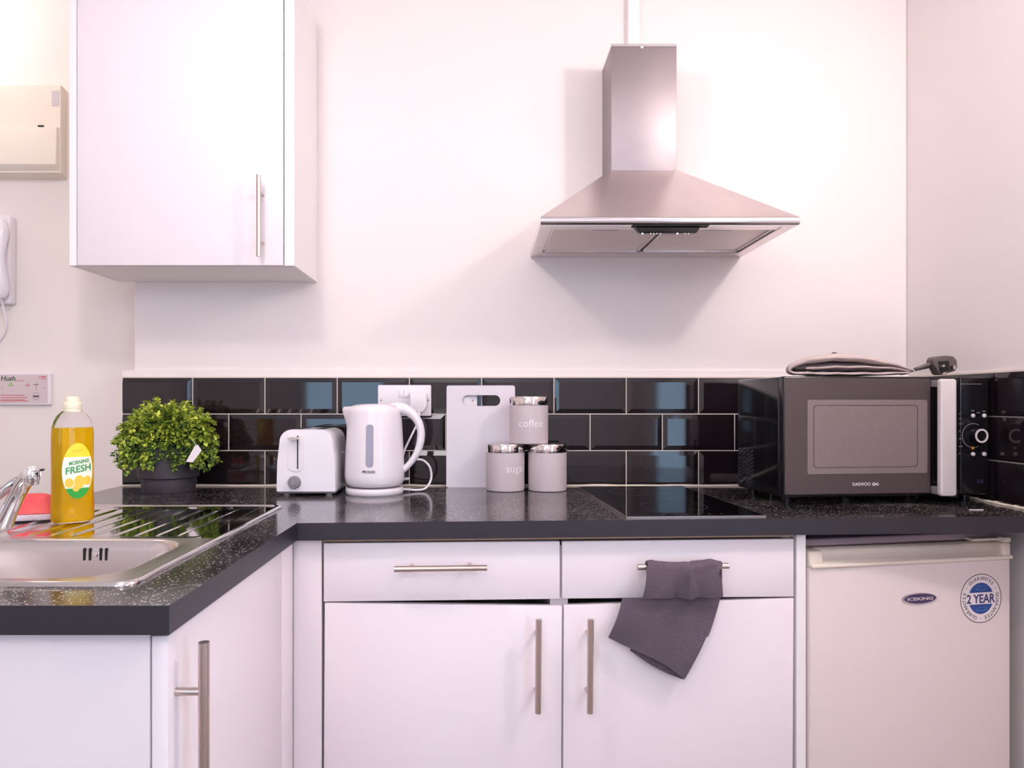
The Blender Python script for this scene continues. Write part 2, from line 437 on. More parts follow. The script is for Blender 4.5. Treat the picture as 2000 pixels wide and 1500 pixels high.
# ------------------------------------------------------------------ bar handles
def bar_handle(L, r=.0058, off=.034, post=.6):
    """a horizontal T-bar handle in local axes: along x, standing off towards -y"""
    bm = NB()
    tube(bm, [(-L/2, -off, 0), (L/2, -off, 0)], r, 20)
    for s in (-1, 1): tube(bm, [(s*L/2*post, 0, 0), (s*L/2*post, -off, 0)], r*.75, 16)
    return bm
def place(bm_src, mx):
    bmesh.ops.transform(bm_src, matrix=mx, verts=bm_src.verts); return bm_src
VERT = Matrix.Rotation(pi/2, 4, 'Y')

# ------------------------------------------------------------------ wall cupboard
YC = -.2365; zb = ZC+.3377; zt = zb+.72
t = thing('wall_cupboard', 'white wall cupboard with slim vertical bar handle above the plant and toaster', 'cupboard', (-.75, YB, zb))
bm = NB()
box(bm, -1.028, -1.010, YC, YB-.001, zb, zt, .0008, 1)
box(bm, -.4945, -.470, YC, YB-.001, zb, zt, .0008, 1)
box(bm, -1.010, -.4945, YC+.02, YB-.001, zb+.001, zb+.019); box(bm, -1.010, -.4945, YC+.02, YB-.001, zt-.019, zt-.001)
box(bm, -1.010, -.4945, YB-.012, YB-.002, zb+.019, zt-.019)
obj('carcass', bm, M['cabside'], t)
d = obj('door', box(NB(), -1.0075, -.4970, YC-.001, YC+.018, zb+.001, zt-.002, .0012, 2), M['cab'], t)
Yh = YC-.035
obj('handle', place(bar_handle(.198, .0058, .034), Matrix.Translation((PX(505, Yh), YC-.001, (PZ(342, Yh)+PZ(500, Yh))/2)) @ VERT), M['nickel'], d)

# ------------------------------------------------------------------ base units of the long run
F = Frame(XI, YI+.02, AF)
def base_thing(name, label, cat='cabinet'):
    return thing(name, label, cat, (F.ox, F.oy, 0), AF)
def U(px, v=0): return F.u(px, v)
t = base_thing('base_cabinet', 'white base cabinet with two drawers over two doors beneath the hob end of the worktop')
zt = ZW-TW-.0015
uL, uM, uR = U(630), U(1097), U(1552)
bm = NB()
box(bm, uL+.002, uL+.018, .02, .50, .15, zt-.004); box(bm, uR-.018, uR, .02, .50, .15, zt-.004)
box(bm, uL+.018, uR-.018, .02, .50, .15, .166); box(bm, uL+.018, uR-.018, .48, .492, .166, zt-.004)
obj('carcass', bm, M['cabside'], t, local=True)
obj('divider', box(NB(), U(1076), U(1111), .012, .45, .166, zt-.02), M['grey_l'], t, local=True)
obj('top_rail', box(NB(), uL, uR, .004, .10, zt-.006, zt+.001), M['chip'], t, local=True)
obj('plinth', box(NB(), uL, uR, .06, .078, 0, .148), M['cabside'], t, local=True)
def quad_panel(bm, c, y0, y1, bev=.0015):
    return prism(bm, c, 'y', y0, y1, bev, 2)
zd = lambda px, py: F.z(px, py)
for (a, b_, ya, yb_, yc, yd) in ((632, 1093.5, 1061, 1175.5, 1057, 1170), (1098, 1550.5, 1057.5, 1169.5, 1052.5, 1165.5)):
    d = obj('drawer', quad_panel(NB(), [(U(a), zd(a, ya)), (U(a), zd(a, yb_)), (U(b_), zd(b_, yd)), (U(b_), zd(b_, yc))], 0, .018), M['cab'], t, local=True)
    if a == 632: h0, h1, hy = 770, 951, 1110.5
    else: h0, h1, hy = 1245, 1423, 1106.5
    u0, u1 = U(h0, -.034), U(h1, -.034); pm = (h0+h1)/2
    obj('handle', place(bar_handle(u1-u0, .0058, .034, .64), Matrix.Translation(((u0+u1)/2, 0, F.z(pm, hy, -.034)))), M['nickel'], d, local=True)
for (a, b_, ya, yb_, hx, lab) in ((634, 1098, 1178, 1184, 1051.5, 1), (1101.5, 1550.5, 1183, 1168.5, 1153, 0)):
    d = obj('door', quad_panel(NB(), [(U(a), zd(a, ya)), (U(a)-.003, .16), (U(b_)-.003, .16), (U(b_), zd(b_, yb_))], 0, .018), M['cab'], t, local=True)
    z0, z1 = F.z(hx, 1393, -.034), F.z(hx, 1210, -.034)
    obj('handle', place(bar_handle(z1-z0, .0062, .034, .62), Matrix.Translation((U(hx, -.034), 0, (z0+z1)/2)) @ Matrix.Rotation(.007, 4, 'Y') @ VERT), M['nickel'], d, local=True)
# corner filler and right-hand end panel
t = base_thing('corner_filler_panel', 'narrow white filler panel at the inner corner under the worktop', 'filler panel')
t.location = (F.ox, F.oy, 0)
obj('panel', box(NB(), -.012, U(628), 0, .018, .15, zt-.002, .001, 1), M['cab'], t, local=True)
obj('plinth', box(NB(), .0, U(628), .06, .078, 0, .148), M['cabside'], t, local=True)
bm = box(NB(), U(1555), U(1573), -.002, .50, 0, zt-.001, .0008, 1)
o = base_thing('end_panel', 'narrow white end panel between the base cabinet and the fridge', 'end panel')
obj('panel', bm, M['cabside'], o, local=True)

# ------------------------------------------------------------------ left run under the sink
t = thing('sink_cabinet', 'white glossy cabinet with tall bar handle beneath the sink', 'cabinet', (-.69, -.9, 0))
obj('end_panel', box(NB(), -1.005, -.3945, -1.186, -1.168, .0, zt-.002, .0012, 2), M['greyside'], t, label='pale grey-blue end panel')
bm = NB(); box(bm, -1.005, -.988, -1.168, -.62, .0, zt-.002); box(bm, -.988, -.40, -.632, -.616, .15, zt-.002)
box(bm, -.988, -.44, -1.168, -.632, .15, .166)
obj('carcass', bm, M['cabside'], t)
d = obj('door', box(NB(), -.3925, -.3735, -1.186, -.70, .16, zt-.006, .0016, 2), M['cab'], t)
obj('corner_post', box(NB(), -.3925, -.3735, -.698, -.618, .15, zt-.003, .0012, 2), M['cab'], t)
obj('plinth', box(NB(), -.45, -.432, -1.168, -.62, 0, .148), M['cabside'], t)
Yh = -1.1625; z1 = PZ(1254, Yh)
L = .300
obj('handle', place(bar_handle(L, .0066, .034, .60), Matrix.Translation((-.3735, Yh, z1-L/2)) @ Matrix.Rotation(pi/2, 4, 'Z') @ VERT), M['nickel'], d)

# ------------------------------------------------------------------ sink
x0, x1, y0, y1 = -.955, -.447, -1.12, -.411
zs = ZW+.0035
t = thing('sink', 'stainless steel inset sink with ribbed drainer on the left worktop', 'sink', ((x0+x1)/2, (y0+y1)/2, ZW))
def rim_pts(r, inset, z):
    return [Vector((p[0], p[1], z)) for p in rrect(x0+inset, x1-inset, y0+inset, y1-inset, r, 8)]
secs = [rim_pts(.022, 0, ZW+.0002), rim_pts(.022, .0006, ZW+.0034), rim_pts(.0205, .003, ZW+.0058), rim_pts(.018, .0065, ZW+.0055), rim_pts(.015, .011, zs), rim_pts(.013, .0135, zs-.001)]
obj('rim', loft(NB(), secs, cap=False), M['sinksteel'], t, angle=60)
# drainer: a pressed plate with ribs running towards the wall
def ribs():
    bm = NB(); nx, ny = 420, 40
    xa, xb, ya, yb = x0+.013, x1-.013, -.80, y1-.013
    ys = [ya+(yb-ya)*j/ny for j in range(ny+1)]
    g = []
    for j, y in enumerate(ys):
        row = []
        for i in range(nx+1):
            x = xa+(xb-xa)*i/nx
            z = zs-.001
            # shallow tray
            ed = min(x-(xa+.012), (xb-.030)-x, y-(ya+.012), (yb-.012)-y)
            tray = max(0, min(1, ed/.008)); tray = tray*tray*(3-2*tray)
            z -= .0022*tray
            ph = ((x-(-.535))/.0375) % 1.0
            ph = min(ph, 1-ph)
            if -.90 < x < -.515:
                e2 = max(0, min(1, min(y-(ya+.022), (yb-.030)-y)/.02)); e2 = e2*e2*(3-2*e2)
                q = max(0, 1-ph/.095); q = q*q*(3-2*q)
                z += .0024*q*e2
            row.append(bm.verts.new((x, y, z)))
        g.append(row)
    for j in range(ny):
        for i in range(nx): bm.faces.new((g[j][i], g[j][i+1], g[j+1][i+1], g[j+1][i]))
    return bm
obj('drainer', ribs(), M['sinksteel'], t, angle=80)
bw = (-.905, -.492, -1.082, -.812)
def ring_pts(ins, r, z, sc=1):
    return [Vector((p[0], p[1], z)) for p in rrect(bw[0]+ins, bw[1]-ins, bw[2]+ins, bw[3]-ins, r, 10)]
def outer_pts():
    out = []
    cx, cy = (bw[0]+bw[1])/2, (bw[2]+bw[3])/2
    X0, X1, Y0, Y1 = x0+.013, x1-.013, y0+.013, -.80
    for p in ring_pts(0, .075, 0):
        dx, dy = p.x-cx, p.y-cy
        k = min((X1-cx)/dx if dx > 0 else (X0-cx)/dx if dx < 0 else 9, (Y1-cy)/dy if dy > 0 else (Y0-cy)/dy if dy < 0 else 9)
        out.append(Vector((cx+dx*k, cy+dy*k, zs-.001)))
    return out
bm = NB()
loft(bm, [outer_pts(), ring_pts(-.004, .079, zs-.001), ring_pts(0, .075, zs-.0018), ring_pts(.004, .071, zs-.006), ring_pts(.008, .067, zs-.02),
          ring_pts(.014, .062, zs-.12), ring_pts(.02, .056, zs-.138), ring_pts(.036, .046, zs-.147), ring_pts(.08, .03, zs-.149)], cap=False)
bm.faces.new([v for v in bm.verts[-44:]])
for p in ((x0+.013, y0+.013), (x1-.013, y0+.013)): pass
obj('bowl', bm, M['bowlsteel'], t, angle=50)
yb = bw[3]-.0084
bm = NB()
for px in (165, 176, 197, 207.5):
    xx = PX(px, yb); zz = PZ(1082.5, yb)
    prism(bm, rrect(xx-.0019, xx+.0019, zz-.0105, zz+.0105, .0018, 4), 'y', yb-.0012, yb+.004)
obj('overflow_slots', bm, M['dark'], t)
bm = NB(); disc(bm, PX(186, yb), yb-.001, PZ(1082.5, yb), .004, .004, .0018, 20)
obj('overflow_screw', bm, M['chrome'], t)

# ------------------------------------------------------------------ tap
bx_, by_ = -.874, -.775
t = thing('mixer_tap', 'chrome single-lever mixer tap standing on the back rim of the sink', 'tap', (bx_, by_, zs))
bm = NB()
lathe(bm, [(.001, 0), (.026, 0), (.0262, .004), (.0225, .009), (.0185, .014), (.0175, .022), (.019, .030), (.0205, .036), (.001, .037)], (bx_, by_, zs-.001), 40)
obj('base', bm, M['chrome'], t, angle=50)
ZS = lambda px, py, Y: (PX(px, Y), Y, PZ(py, Y))
bm = NB()
tube(bm, [ZS(8, 1022, -.775), ZS(20, 995, -.785), ZS(34, 965, -.80), ZS(46, 943, -.82), ZS(56, 930, -.840), ZS(63, 925, -.852)], [.0140, .0125, .0122, .0128, .0130, .0120], 28, 8, flat=(1.0, 1.1))
obj('spout', bm, M['chrome'], t, angle=60)
hx, hy = PX(61, -.852), -.852
bm = NB(); lathe(bm, [(.001, 0), (.0105, 0), (.0112, .002), (.0112, .007), (.0125, .009), (.0125, .024), (.0105, .028), (.001, .029)], (hx, hy, PZ(947, hy)), 36)
obj('aerator', bm, M['chrome'], t, angle=40)
bm = NB()
tube(bm, [ZS(-30, 985, -.775), ZS(-8, 970, -.785), ZS(15, 951, -.80), ZS(38, 933, -.825), ZS(58, 921, -.848), ZS(70, 919, -.86), ZS(82, 918, -.868)], [.010, .0105, .0085, .0070, .0052, .0034, .0032], 24, 8, flat=(.6, 1.5))
obj('lever', bm, M['chrome'], t, angle=60)
bm = NB(); lathe(bm, [(.001, 0), (.0185, 0), (.020, .012), (.0175, .03), (.009, .038), (.001, .039)], (bx_-.006, by_, zs+.03), 36)
obj('body', bm, M['chrome'], t, angle=50)

# ------------------------------------------------------------------ washing-up liquid
bc = Vector((PX(140.5, -.63), -.628, zs-.001)); Hs = 1/1005
t = thing('washing_up_liquid', 'bottle of yellow washing-up liquid with cream cap standing on the drainer', 'bottle', bc)
RB = .72     # the label side is turned to the right
def sup(a, b, z, n=48, e=2.6):
    out = []
    for i in range(n):
        th = 2*pi*i/n; c, s = cos(th), sin(th)
        x = a*math.copysign(abs(c)**(2/e), c); y = b*math.copysign(abs(s)**(2/e), s)
        out.append(Vector((bc.x+x*cos(RB)-y*sin(RB), bc.y+x*sin(RB)+y*cos(RB), bc.z+z)))
    return out
A_, B_ = .0372, .0245
prof = [(.001, .0015, .7), (.002, .0, .88), (.006, .0, 1), (.03, 0, 1.0), (.055, 0, .975), (.10, 0, .975), (.15, 0, .985), (.165, 0, .985), (.178, 0, .965)]
bm = NB()
loft(bm, [sup(A_*.84, B_*.84, .002), sup(A_*.93, B_*.93, .004), sup(A_*.975, B_*.96, .010), sup(A_*.99, B_*.97, .03), sup(A_*.955, B_*.95, .055), sup(A_*.955, B_*.95, .10), sup(A_*.965, B_*.95, .15), sup(A_*.955, B_*.95, .172), sup(A_*.93, B_*.92, .183)])
obj('liquid', bm, M['liquid'], t, angle=60)
bm = NB()
loft(bm, [sup(A_*.86, B_*.86, .0), sup(A_*.97, B_*.97, .003), sup(A_, B_, .010), sup(A_*1.01, B_, .03), sup(A_*.975, B_*.98, .055), sup(A_*.975, B_*.98, .10), sup(A_*.985, B_*.98, .15), sup(A_*.98, B_*.98, .172), sup(A_*.955, B_*.97, .184, e=2.4), sup(A_*.90, B_*.94, .190, e=2.3), sup(A_*.86, B_*.93, .196, e=2.1), sup(A_*.72, B_*.85, .206, e=2), sup(.0200, .0165, .2125, e=2), sup(.0155, .0145, .217, e=2)])
obj('bottle_body', bm, M['clear'], t, angle=60, label='clear bottle wall')
bm = NB(); lathe(bm, [(.001, 0), (.0165, 0), (.0168, .003), (.0160, .004), (.0168, .006), (.0160, .008), (.0168, .010), (.0160, .012), (.0165, .016), (.0150, .0185), (.0130, .0195), (.0125, .0265), (.0105, .0295), (.001, .0305)], (bc.x, bc.y, bc.z+.2135), 40)
obj('cap', bm, M['cap'], t, angle=50)
# the label hugs the bottle's front, centred on its right part
def on_bottle(s, z, lift):
    """s = arc length from the bottle's facing axis along its front"""
    e = 2.6
    # walk the superellipse front half: x from -A to A
    x = max(-A_*.985, min(A_*.985, s)); y = -B_*.98*(max(0, 1-abs(x/(A_*.985))**e))**(1/e)
    nx, ny = (abs(x)/A_)**(e-1)*math.copysign(1, x)/A_, -(abs(y)/B_)**(e-1)/B_
    l = math.hypot(nx, ny) or 1
    x += nx/l*lift; y += ny/l*lift
    return Vector((bc.x+x*cos(RB)-y*sin(RB), bc.y+x*sin(RB)+y*cos(RB), bc.z+z))
LC = .004; LZ = .100; LRX, LRZ = .0265, .0535
def lab_grid(fn, mi, bm, lift, zlo=-1, zhi=1, n=28):
    """the region of the oval label where fn(u,v) holds, as a clean band between zlo and zhi"""
    rows = []
    for j in range(n+1):
        v = zlo+(zhi-zlo)*j/n; hw = math.sqrt(max(0, 1-v*v)); lo, hi = fn(v, hw)
        rows.append([bm.verts.new(on_bottle(LC+LRX*(lo+(hi-lo)*i/14), LZ+LRZ*v, lift)) for i in range(15)])
    for a, b in zip(rows, rows[1:]):
        for i in range(14):
            try: bm.faces.new((a[i], a[i+1], b[i+1], b[i])).material_index = mi
            except ValueError: pass
bm = NB()
full = lambda v, hw: (-hw, hw)
lab_grid(full, 0, bm, .0006, .50, 1); lab_grid(full, 1, bm, .0006, -.62, .50); lab_grid(full, 2, bm, .0006, -1, -.62)
lb = obj('label', bm, [M['lab_y'], M['lab_w'], M['lab_g']], t, angle=60, recalc=False)
bm = NB()
for cx_, cz_, rx_, rz_ in ((-.55, -.42, .28, .17), (.10, -.40, .34, .24), (.62, -.36, .26, .17), (-.12, -.62, .22, .12)):
    ring = []
    c0 = bm.verts.new(on_bottle(LC+LRX*cx_, LZ+LRZ*cz_, .0011))
    ring = [bm.verts.new(on_bottle(LC+LRX*(cx_+rx_*cos(a*pi/12)), LZ+LRZ*(cz_+rz_*sin(a*pi/12)), .0011)) for a in range(24)]
    for i in range(24): bm.faces.new((c0, ring[i], ring[(i+1) % 24]))
obj('lemon_picture', bm, M['lemon'], lb, angle=60)
def bottle_text(s, w, h, cu, cz, m, lift=.0014, tilt=.16, bold=.02):
    tb = text_bm(s, w, h, 0, bold=bold)
    bmesh.ops.subdivide_edges(tb, edges=[e for e in tb.edges if e.calc_length() > .002], cuts=2)
    for v in tb.verts:
        u, z = v.co.x, v.co.z; v.co = on_bottle(LC+cu+u, LZ+cz+z+u*tilt, lift)
    return obj('lettering', tb, m, lb)
bottle_text('MORNING', .034, .0078, .002, .0170, M['lab_t'])
bottle_text('FRESH', .043, .0135, .001, .0035, M['lab_t'])
bottle_text('lemon', .018, .004, .0, .040, M['lemon'])

# ------------------------------------------------------------------ sponge
t = thing('sponge', 'coral red sponge with a white pad lying on the drainer beside the tap', 'sponge', (PX(62, -.60), -.60, zs), .32)
bm = NB()
def sponge_sec(z, g, bulge):
    pts = rrect(-.036-g, .040+g, -.030-g, .032+g, .010, 6)
    return [Vector((p[0], p[1], z+bulge*sin((p[0]+.04)*38)*.5)) for p in pts]
loft(bm, [sponge_sec(.011, -.002, .003), sponge_sec(.013, .001, .003), sponge_sec(.024, -.003, .003), sponge_sec(.036, -.006, .006), sponge_sec(.043, -.010, .008), sponge_sec(.045, -.016, .008)])
obj('foam', bm, M['red'], t, local=True, angle=60)
bm = NB(); loft(bm, [sponge_sec(.0005, 0, .0), sponge_sec(.003, .003, .003), sponge_sec(.0105, .003, .003), sponge_sec(.0115, .0, .003)])
obj('scouring_pad', bm, M['spongew'], t, local=True, angle=60, label='white pad on the underside')

# ------------------------------------------------------------------ potted plant
pc = Vector((PX(329.5, -.125), -.125, ZW))
t = thing('potted_plant', 'small bushy green plant in a stepped charcoal pot by the wall', 'plant', pc)
bm = NB()
lathe(bm, [(.001, .0), (.0645, .0), (.0660, .002), (.0668, .036), (.0660, .038), (.0740, .0385), (.0755, .040), (.0790, .118), (.0785, .1195), (.0760, .1195), (.0745, .117), (.073, .100), (.001, .100)], (pc.x, pc.y, pc.z), 72)
obj('pot', bm, M['pot'], t, angle=40)
bm = NB(); lathe(bm, [(.001, .1005), (.072, .1005), (.070, .106), (.04, .110), (.001, .112)], (pc.x, pc.y, pc.z), 40)
obj('soil', bm, M['soil'], t)
lv = NB(); st = NB()
rnd = random.Random(21)
C0 = pc+Vector((0, 0, .108))
def leaf(p, d, up, L, mi):
    d = d.normalized(); s = d.cross(up).normalized(); n = s.cross(d).normalized()
    w_ = L*.30
    b0 = lv.verts.new(p); m1 = lv.verts.new(p+d*L*.45+n*L*.05)
    l1 = lv.verts.new(p+d*L*.35+s*w_+n*L*.14); r1 = lv.verts.new(p+d*L*.35-s*w_+n*L*.14)
    l2 = lv.verts.new(p+d*L*.70+s*w_*.8+n*L*.08); r2 = lv.verts.new(p+d*L*.70-s*w_*.8+n*L*.08)
    tip = lv.verts.new(p+d*L-n*L*.08)
    for f in ((b0, l1, m1), (b0, m1, r1), (l1, l2, m1), (m1, r2, r1), (m1, l2, tip), (m1, tip, r2)):
        lv.faces.new(f).material_index = mi
NS = 250
for k in range(NS+60):
    zf = 1-(k+.5)/NS*1.22            # from the top down to below the horizon
    th = k*2.39996+rnd.uniform(-.2, .2)
    if k >= NS: zf = rnd.uniform(-.28, .5); th = -pi/2+rnd.uniform(-1.25, 1.25)
    rr = math.sqrt(max(0, 1-zf*zf))
    reach = rnd.uniform(.80, 1.04)
    ax, az = (.134, .132)
    end = C0+Vector((cos(th)*rr*ax, sin(th)*rr*ax*.72, zf*az if zf > 0 else zf*.16))*reach
    if zf < .1: end.z -= rnd.uniform(0, .012)
    if end.y > -.022: end.y = -.022-rnd.uniform(0, .01)
    base = C0+Vector((cos(th)*.045*rr, sin(th)*.04*rr, 0))
    mid = base.lerp(end, .55)+Vector((0, 0, .030 if zf < .6 else .008))
    path = spline([base, mid, end], 6)
    tube(st, path, [.0011*(1-.6*i/len(path)) for i in range(len(path))], 4)
    light = zf > .2 or rnd.random() < .30  # low sprigs mostly get darker leaves: shading put into the leaf colours
    for q in range(4, len(path)):
        T = (path[q]-path[q-1]).normalized()
        for sgn in range(4):
            a = rnd.uniform(0, 2*pi)
            o = Vector((cos(a), sin(a), rnd.uniform(-.2, .8)))
            d = (T*.7+(o-T*o.dot(T)).normalized()*.9)
            frac = q/len(path)
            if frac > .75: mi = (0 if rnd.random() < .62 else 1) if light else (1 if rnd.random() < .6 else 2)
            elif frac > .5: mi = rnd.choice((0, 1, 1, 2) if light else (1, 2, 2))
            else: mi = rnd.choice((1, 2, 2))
            p = path[q]
            tipv = p+d.normalized()*.017
            if tipv.y > -.008: continue
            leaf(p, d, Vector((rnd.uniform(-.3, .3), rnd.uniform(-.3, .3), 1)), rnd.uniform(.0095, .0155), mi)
obj('stems', st, M['stem'], t)
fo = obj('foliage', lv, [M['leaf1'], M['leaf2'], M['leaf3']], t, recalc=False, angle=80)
Yt = -.215
q4 = [ZS(363, 902, Yt), ZS(376.5, 903, Yt), ZS(394, 880, Yt+.004), ZS(386, 868, Yt+.006), ZS(380, 872, Yt+.006)]
bm = NB(); A = [bm.verts.new(p) for p in q4]; B = [bm.verts.new(Vector(p)+Vector((0, .0005, 0))) for p in q4]
bm.faces.new(A); bm.faces.new(B[::-1])
for i in range(5): bm.faces.new((A[i], A[(i+1) % 5], B[(i+1) % 5], B[i]))
tube(bm, [ZS(384, 872, Yt+.006), ZS(378, 862, -.20), ZS(372, 856, -.185)], .0006, 5)
obj('paper_tag', bm, M['paper'], t)

# ------------------------------------------------------------------ toaster
Yf_ = -.232
tl, tr = PX(539, Yf_), PX(655.5, Yf_)
tc = (tl+tr)/2; hw = (tr-tl)/2; ztop = PZ(838, Yf_+.03)-ZW
t = thing('toaster', 'white two-slice toaster with grey dial beside the kettle', 'toaster', (tc, Yf_, ZW))
def tsec(y, sc, n=10):
    """outline of the toaster seen from its end, at depth y"""
    w0 = hw*sc; h = ztop-.012; z0 = .012
    pts = [(-w0, z0+.004), (-w0*.985, z0), (w0*.985, z0), (w0, z0+.004)]
    prof = []
    for i in range(n+1):
        a = i/n*pi/2; r = .030
        prof.append((w0*.90-r+r*cos(a), z0+h-r*1.0+r*sin(a)-(1-sc)*.05))
    prof = [(w0*.975, z0+h*.5)]+prof
    right = prof; left = [(-x, z) for x, z in reversed(prof)]
    return [Vector((x, y, z)) for x, z in pts+right+left]
bm = NB(); D_ = .175
loft(bm, [tsec(.010, .93), tsec(.003, .97), tsec(0, .985) if False else tsec(.0015, .985), tsec(.008, 1.0)][2:]+[tsec(.03, 1.0), tsec(D_-.02, 1.0), tsec(D_-.004, .98), tsec(D_, .94)])
obj('housing', bm, M['whitepl'], t, local=True, angle=40)
bm = NB()
box(bm, -hw*.95, hw*.95, .010, D_-.01, .006, .0135, .002, 2)
obj('base_plate', bm, M['greyknob'], t, local=True)
for sx in (-1, 1):
    for yy in (.022, D_-.03):
        obj('foot', lathe(NB(), [(.001, 0), (.008, 0), (.009, .008), (.001, .0085)], (sx*hw*.72, yy, 0), 16), M['greyknob'], t, local=True)
lx = PX(577.5, Yf_)-tc
bm = NB(); prism(bm, rrect(lx-.019, lx+.019, PZ(921, Yf_)-ZW, PZ(849, Yf_)-ZW, .014, 8), 'y', -.0005, .004, .0004, 1)
obj('lever_channel', bm, M['whitemat'], t, local=True)
sxx = PX(581.5, Yf_)-tc
obj('lever_slot', box(NB(), sxx-.0015, sxx+.0015, -.0012, .002, PZ(916, Yf_)-ZW, PZ(851, Yf_)-ZW), M['dark'], t, local=True)
bm = NB(); zl = PZ(856.5, Yf_-.012)-ZW
loft(bm, [[Vector((PX(576.5, Yf_)-tc+.0135*k*cos(2*pi*i/28), y, zl+.0042*k*sin(2*pi*i/28))) for i in range(28)] for y, k in ((0, .55), (-.008, .6), (-.010, 1), (-.020, 1), (-.023, .8))])
obj('lever', bm, M['beige'], t, local=True, angle=50)
bm = NB(); kx, kz = PX(575, Yf_)-tc, PZ(942, Yf_)-ZW
for (r, ya, yb_) in ((.0160, .001, -.002), (.0145, -.002, -.010), (.008, -.010, -.013)):
    loft(bm, [[Vector((kx+r*k*cos(2*pi*i/36), y, kz+r*k*sin(2*pi*i/36))) for i in range(36)] for y, k in ((ya, 1), (yb_+.001, 1), (yb_, .94))])
obj('dial', bm, M['greyknob'], t, local=True, angle=40)
bm = NB()
for yy in (.030,):
    for sx in (-1, 1): box(bm, sx*.028-.011, sx*.028+.011, .028, D_-.025, ztop-.004, ztop+.0006, .001, 1)
obj('bread_slots', bm, M['dark'], t, local=True)
bm = NB(); xs_ = hw*1.0
for zz in (.052, .085):
    pass
tube(bm, [(hw*.9, D_-.03, .012), (hw+.003, D_-.04, .006), (hw+.006, D_-.03, .0045), (hw+.006, D_-.01, .0045), (hw+.002, D_+.008, .0045), (hw-.02, D_+.02, .0045), (hw-.05, D_+.04, .0045)], .0028, 10, 6)
obj('power_cord', bm, M['whitepl'], t, local=True)

# ------------------------------------------------------------------ kettle
kc = Vector((PX(732, -.165), -.165, ZW)); ks = (DC-.165)/FPX
t = thing('kettle', 'white plastic jug kettle on its round base beside the toaster', 'kettle', kc)
bm = NB(); lathe(bm, [(.001, 0), (.071, 0), (.0735, .0025), (.0745, .008), (.0740, .0135), (.0715, .0165), (.060, .0175), (.001, .0175)], kc, 72)
obj('power_base', bm, M['whitepl'], t, angle=40)
bm = NB(); lathe(bm, [(.001, .0176), (.062, .0176), (.064, .0215), (.001, .0216)], kc, 60)
obj('base_joint', bm, M['kettlegap'], t)
Hk = .2245
def krad(z):
    P = [(.0215, .066), (.025, .071), (.032, .0745), (.045, .0765), (.08, .0755), (.12, .0735), (.16, .0715), (.19, .0695), (.205, .0685), (.214, .067), (Hk-.005, .064), (Hk-.001, .059)]
    for (a, ra), (b, rb) in zip(P, P[1:]):
        if a <= z <= b: return ra+(rb-ra)*(z-a)/(b-a)
    return P[-1][1]
zl = [.0215, .023, .025, .028, .032, .038, .045, .0495, .0500, .0508, .0513, .06, .08, .10, .12, .14, .155, .165, .175, .185, .195, .202, .208, .214, Hk-.006, Hk-.0025, Hk-.0005]
def ksec(z, n=72):
    r = krad(z)
    if abs(z-.0504) < .0003: r -= .0008
    out = []
    for i in range(n):
        a = 2*pi*i/n; x, y = r*cos(a), r*sin(a)
        # spout: pull the left side out near the top
        k = max(0, (z-.168)/(Hk-.168)); k = k**1.15
        d = abs(((a-pi+pi) % (2*pi))-pi)
        g = math.exp(-(d/.30)**2)
        ext = k*g*.0215
        out.append(Vector((kc.x-0+x-ext, kc.y+y*(1-.30*k*g), kc.z+z+(k*g*-.0015))))
    return out
bm = NB(); loft(bm, [ksec(z) for z in zl])
kb = obj('body', bm, M['whitepl'], t, angle=50)
bm = NB(); loft(bm, [[Vector((kc.x+.002+r*1.03*cos(2*pi*i/56), kc.y+r*sin(2*pi*i/56), kc.z+z)) for i in range(56)] for r, z in ((.059, Hk-.003), (.0585, Hk+.0005), (.050, Hk+.0032), (.034, Hk+.0052), (.012, Hk+.006), (.001, Hk+.006))])
obj('lid', bm, M['whitepl'], t, angle=60)
# handle: a wide C on the right
KY = -.165
hp = [ZS(757, 806, KY), ZS(772, 799, KY), ZS(788, 799, KY), ZS(803, 807, KY), ZS(816, 822, KY), ZS(822, 842, KY), ZS(821, 862, KY), ZS(815, 883, KY), ZS(804, 901, KY), ZS(793, 913, KY), ZS(782, 921, KY)]
bm = NB(); tube(bm, hp, [.0170, .0180, .0160, .0135, .0115, .0105, .0105, .0098, .0088, .0085, .009], 24, 6, flat=(.95, 1.25))
obj('handle', bm, M['whitepl'], t, angle=60)
def on_kettle(px, py, lift):
    """a point of the body's front seen at that pixel"""
    z = PZ(py, KY-.07)-ZW; r = krad(z)+lift; x = PX(px, KY-.07)-kc.x
    x = max(-r, min(r, x)); return Vector((kc.x+x, kc.y-math.sqrt(r*r-x*x), ZW+z))
bm = NB(); rp = rrect(716, 728.5, 830, 912, 6, 6)
for lift, k in ((.0003, 1), (.0012, .97)):
    pass
c_ = [bm.verts.new(on_kettle(x, y, .0012)) for x, y in rp]; bm.faces.new(c_)
o_ = [bm.verts.new(on_kettle(722.2+(x-722.2)*1.15, 871+(y-871)*1.02, .0001)) for x, y in rp]
for i in range(len(rp)): bm.faces.new((c_[i], c_[(i+1) % len(rp)], o_[(i+1) % len(rp)], o_[i]))
obj('water_gauge', bm, M['greytr'], t, angle=20)
tb = text_bm('PROLEX', 26, 5.2, 0, bold=.03)
for v in tb.verts: v.co = on_kettle(721+v.co.x, 921.5-v.co.z, .0006)
obj('lettering', tb, M['blacktxt'], t)
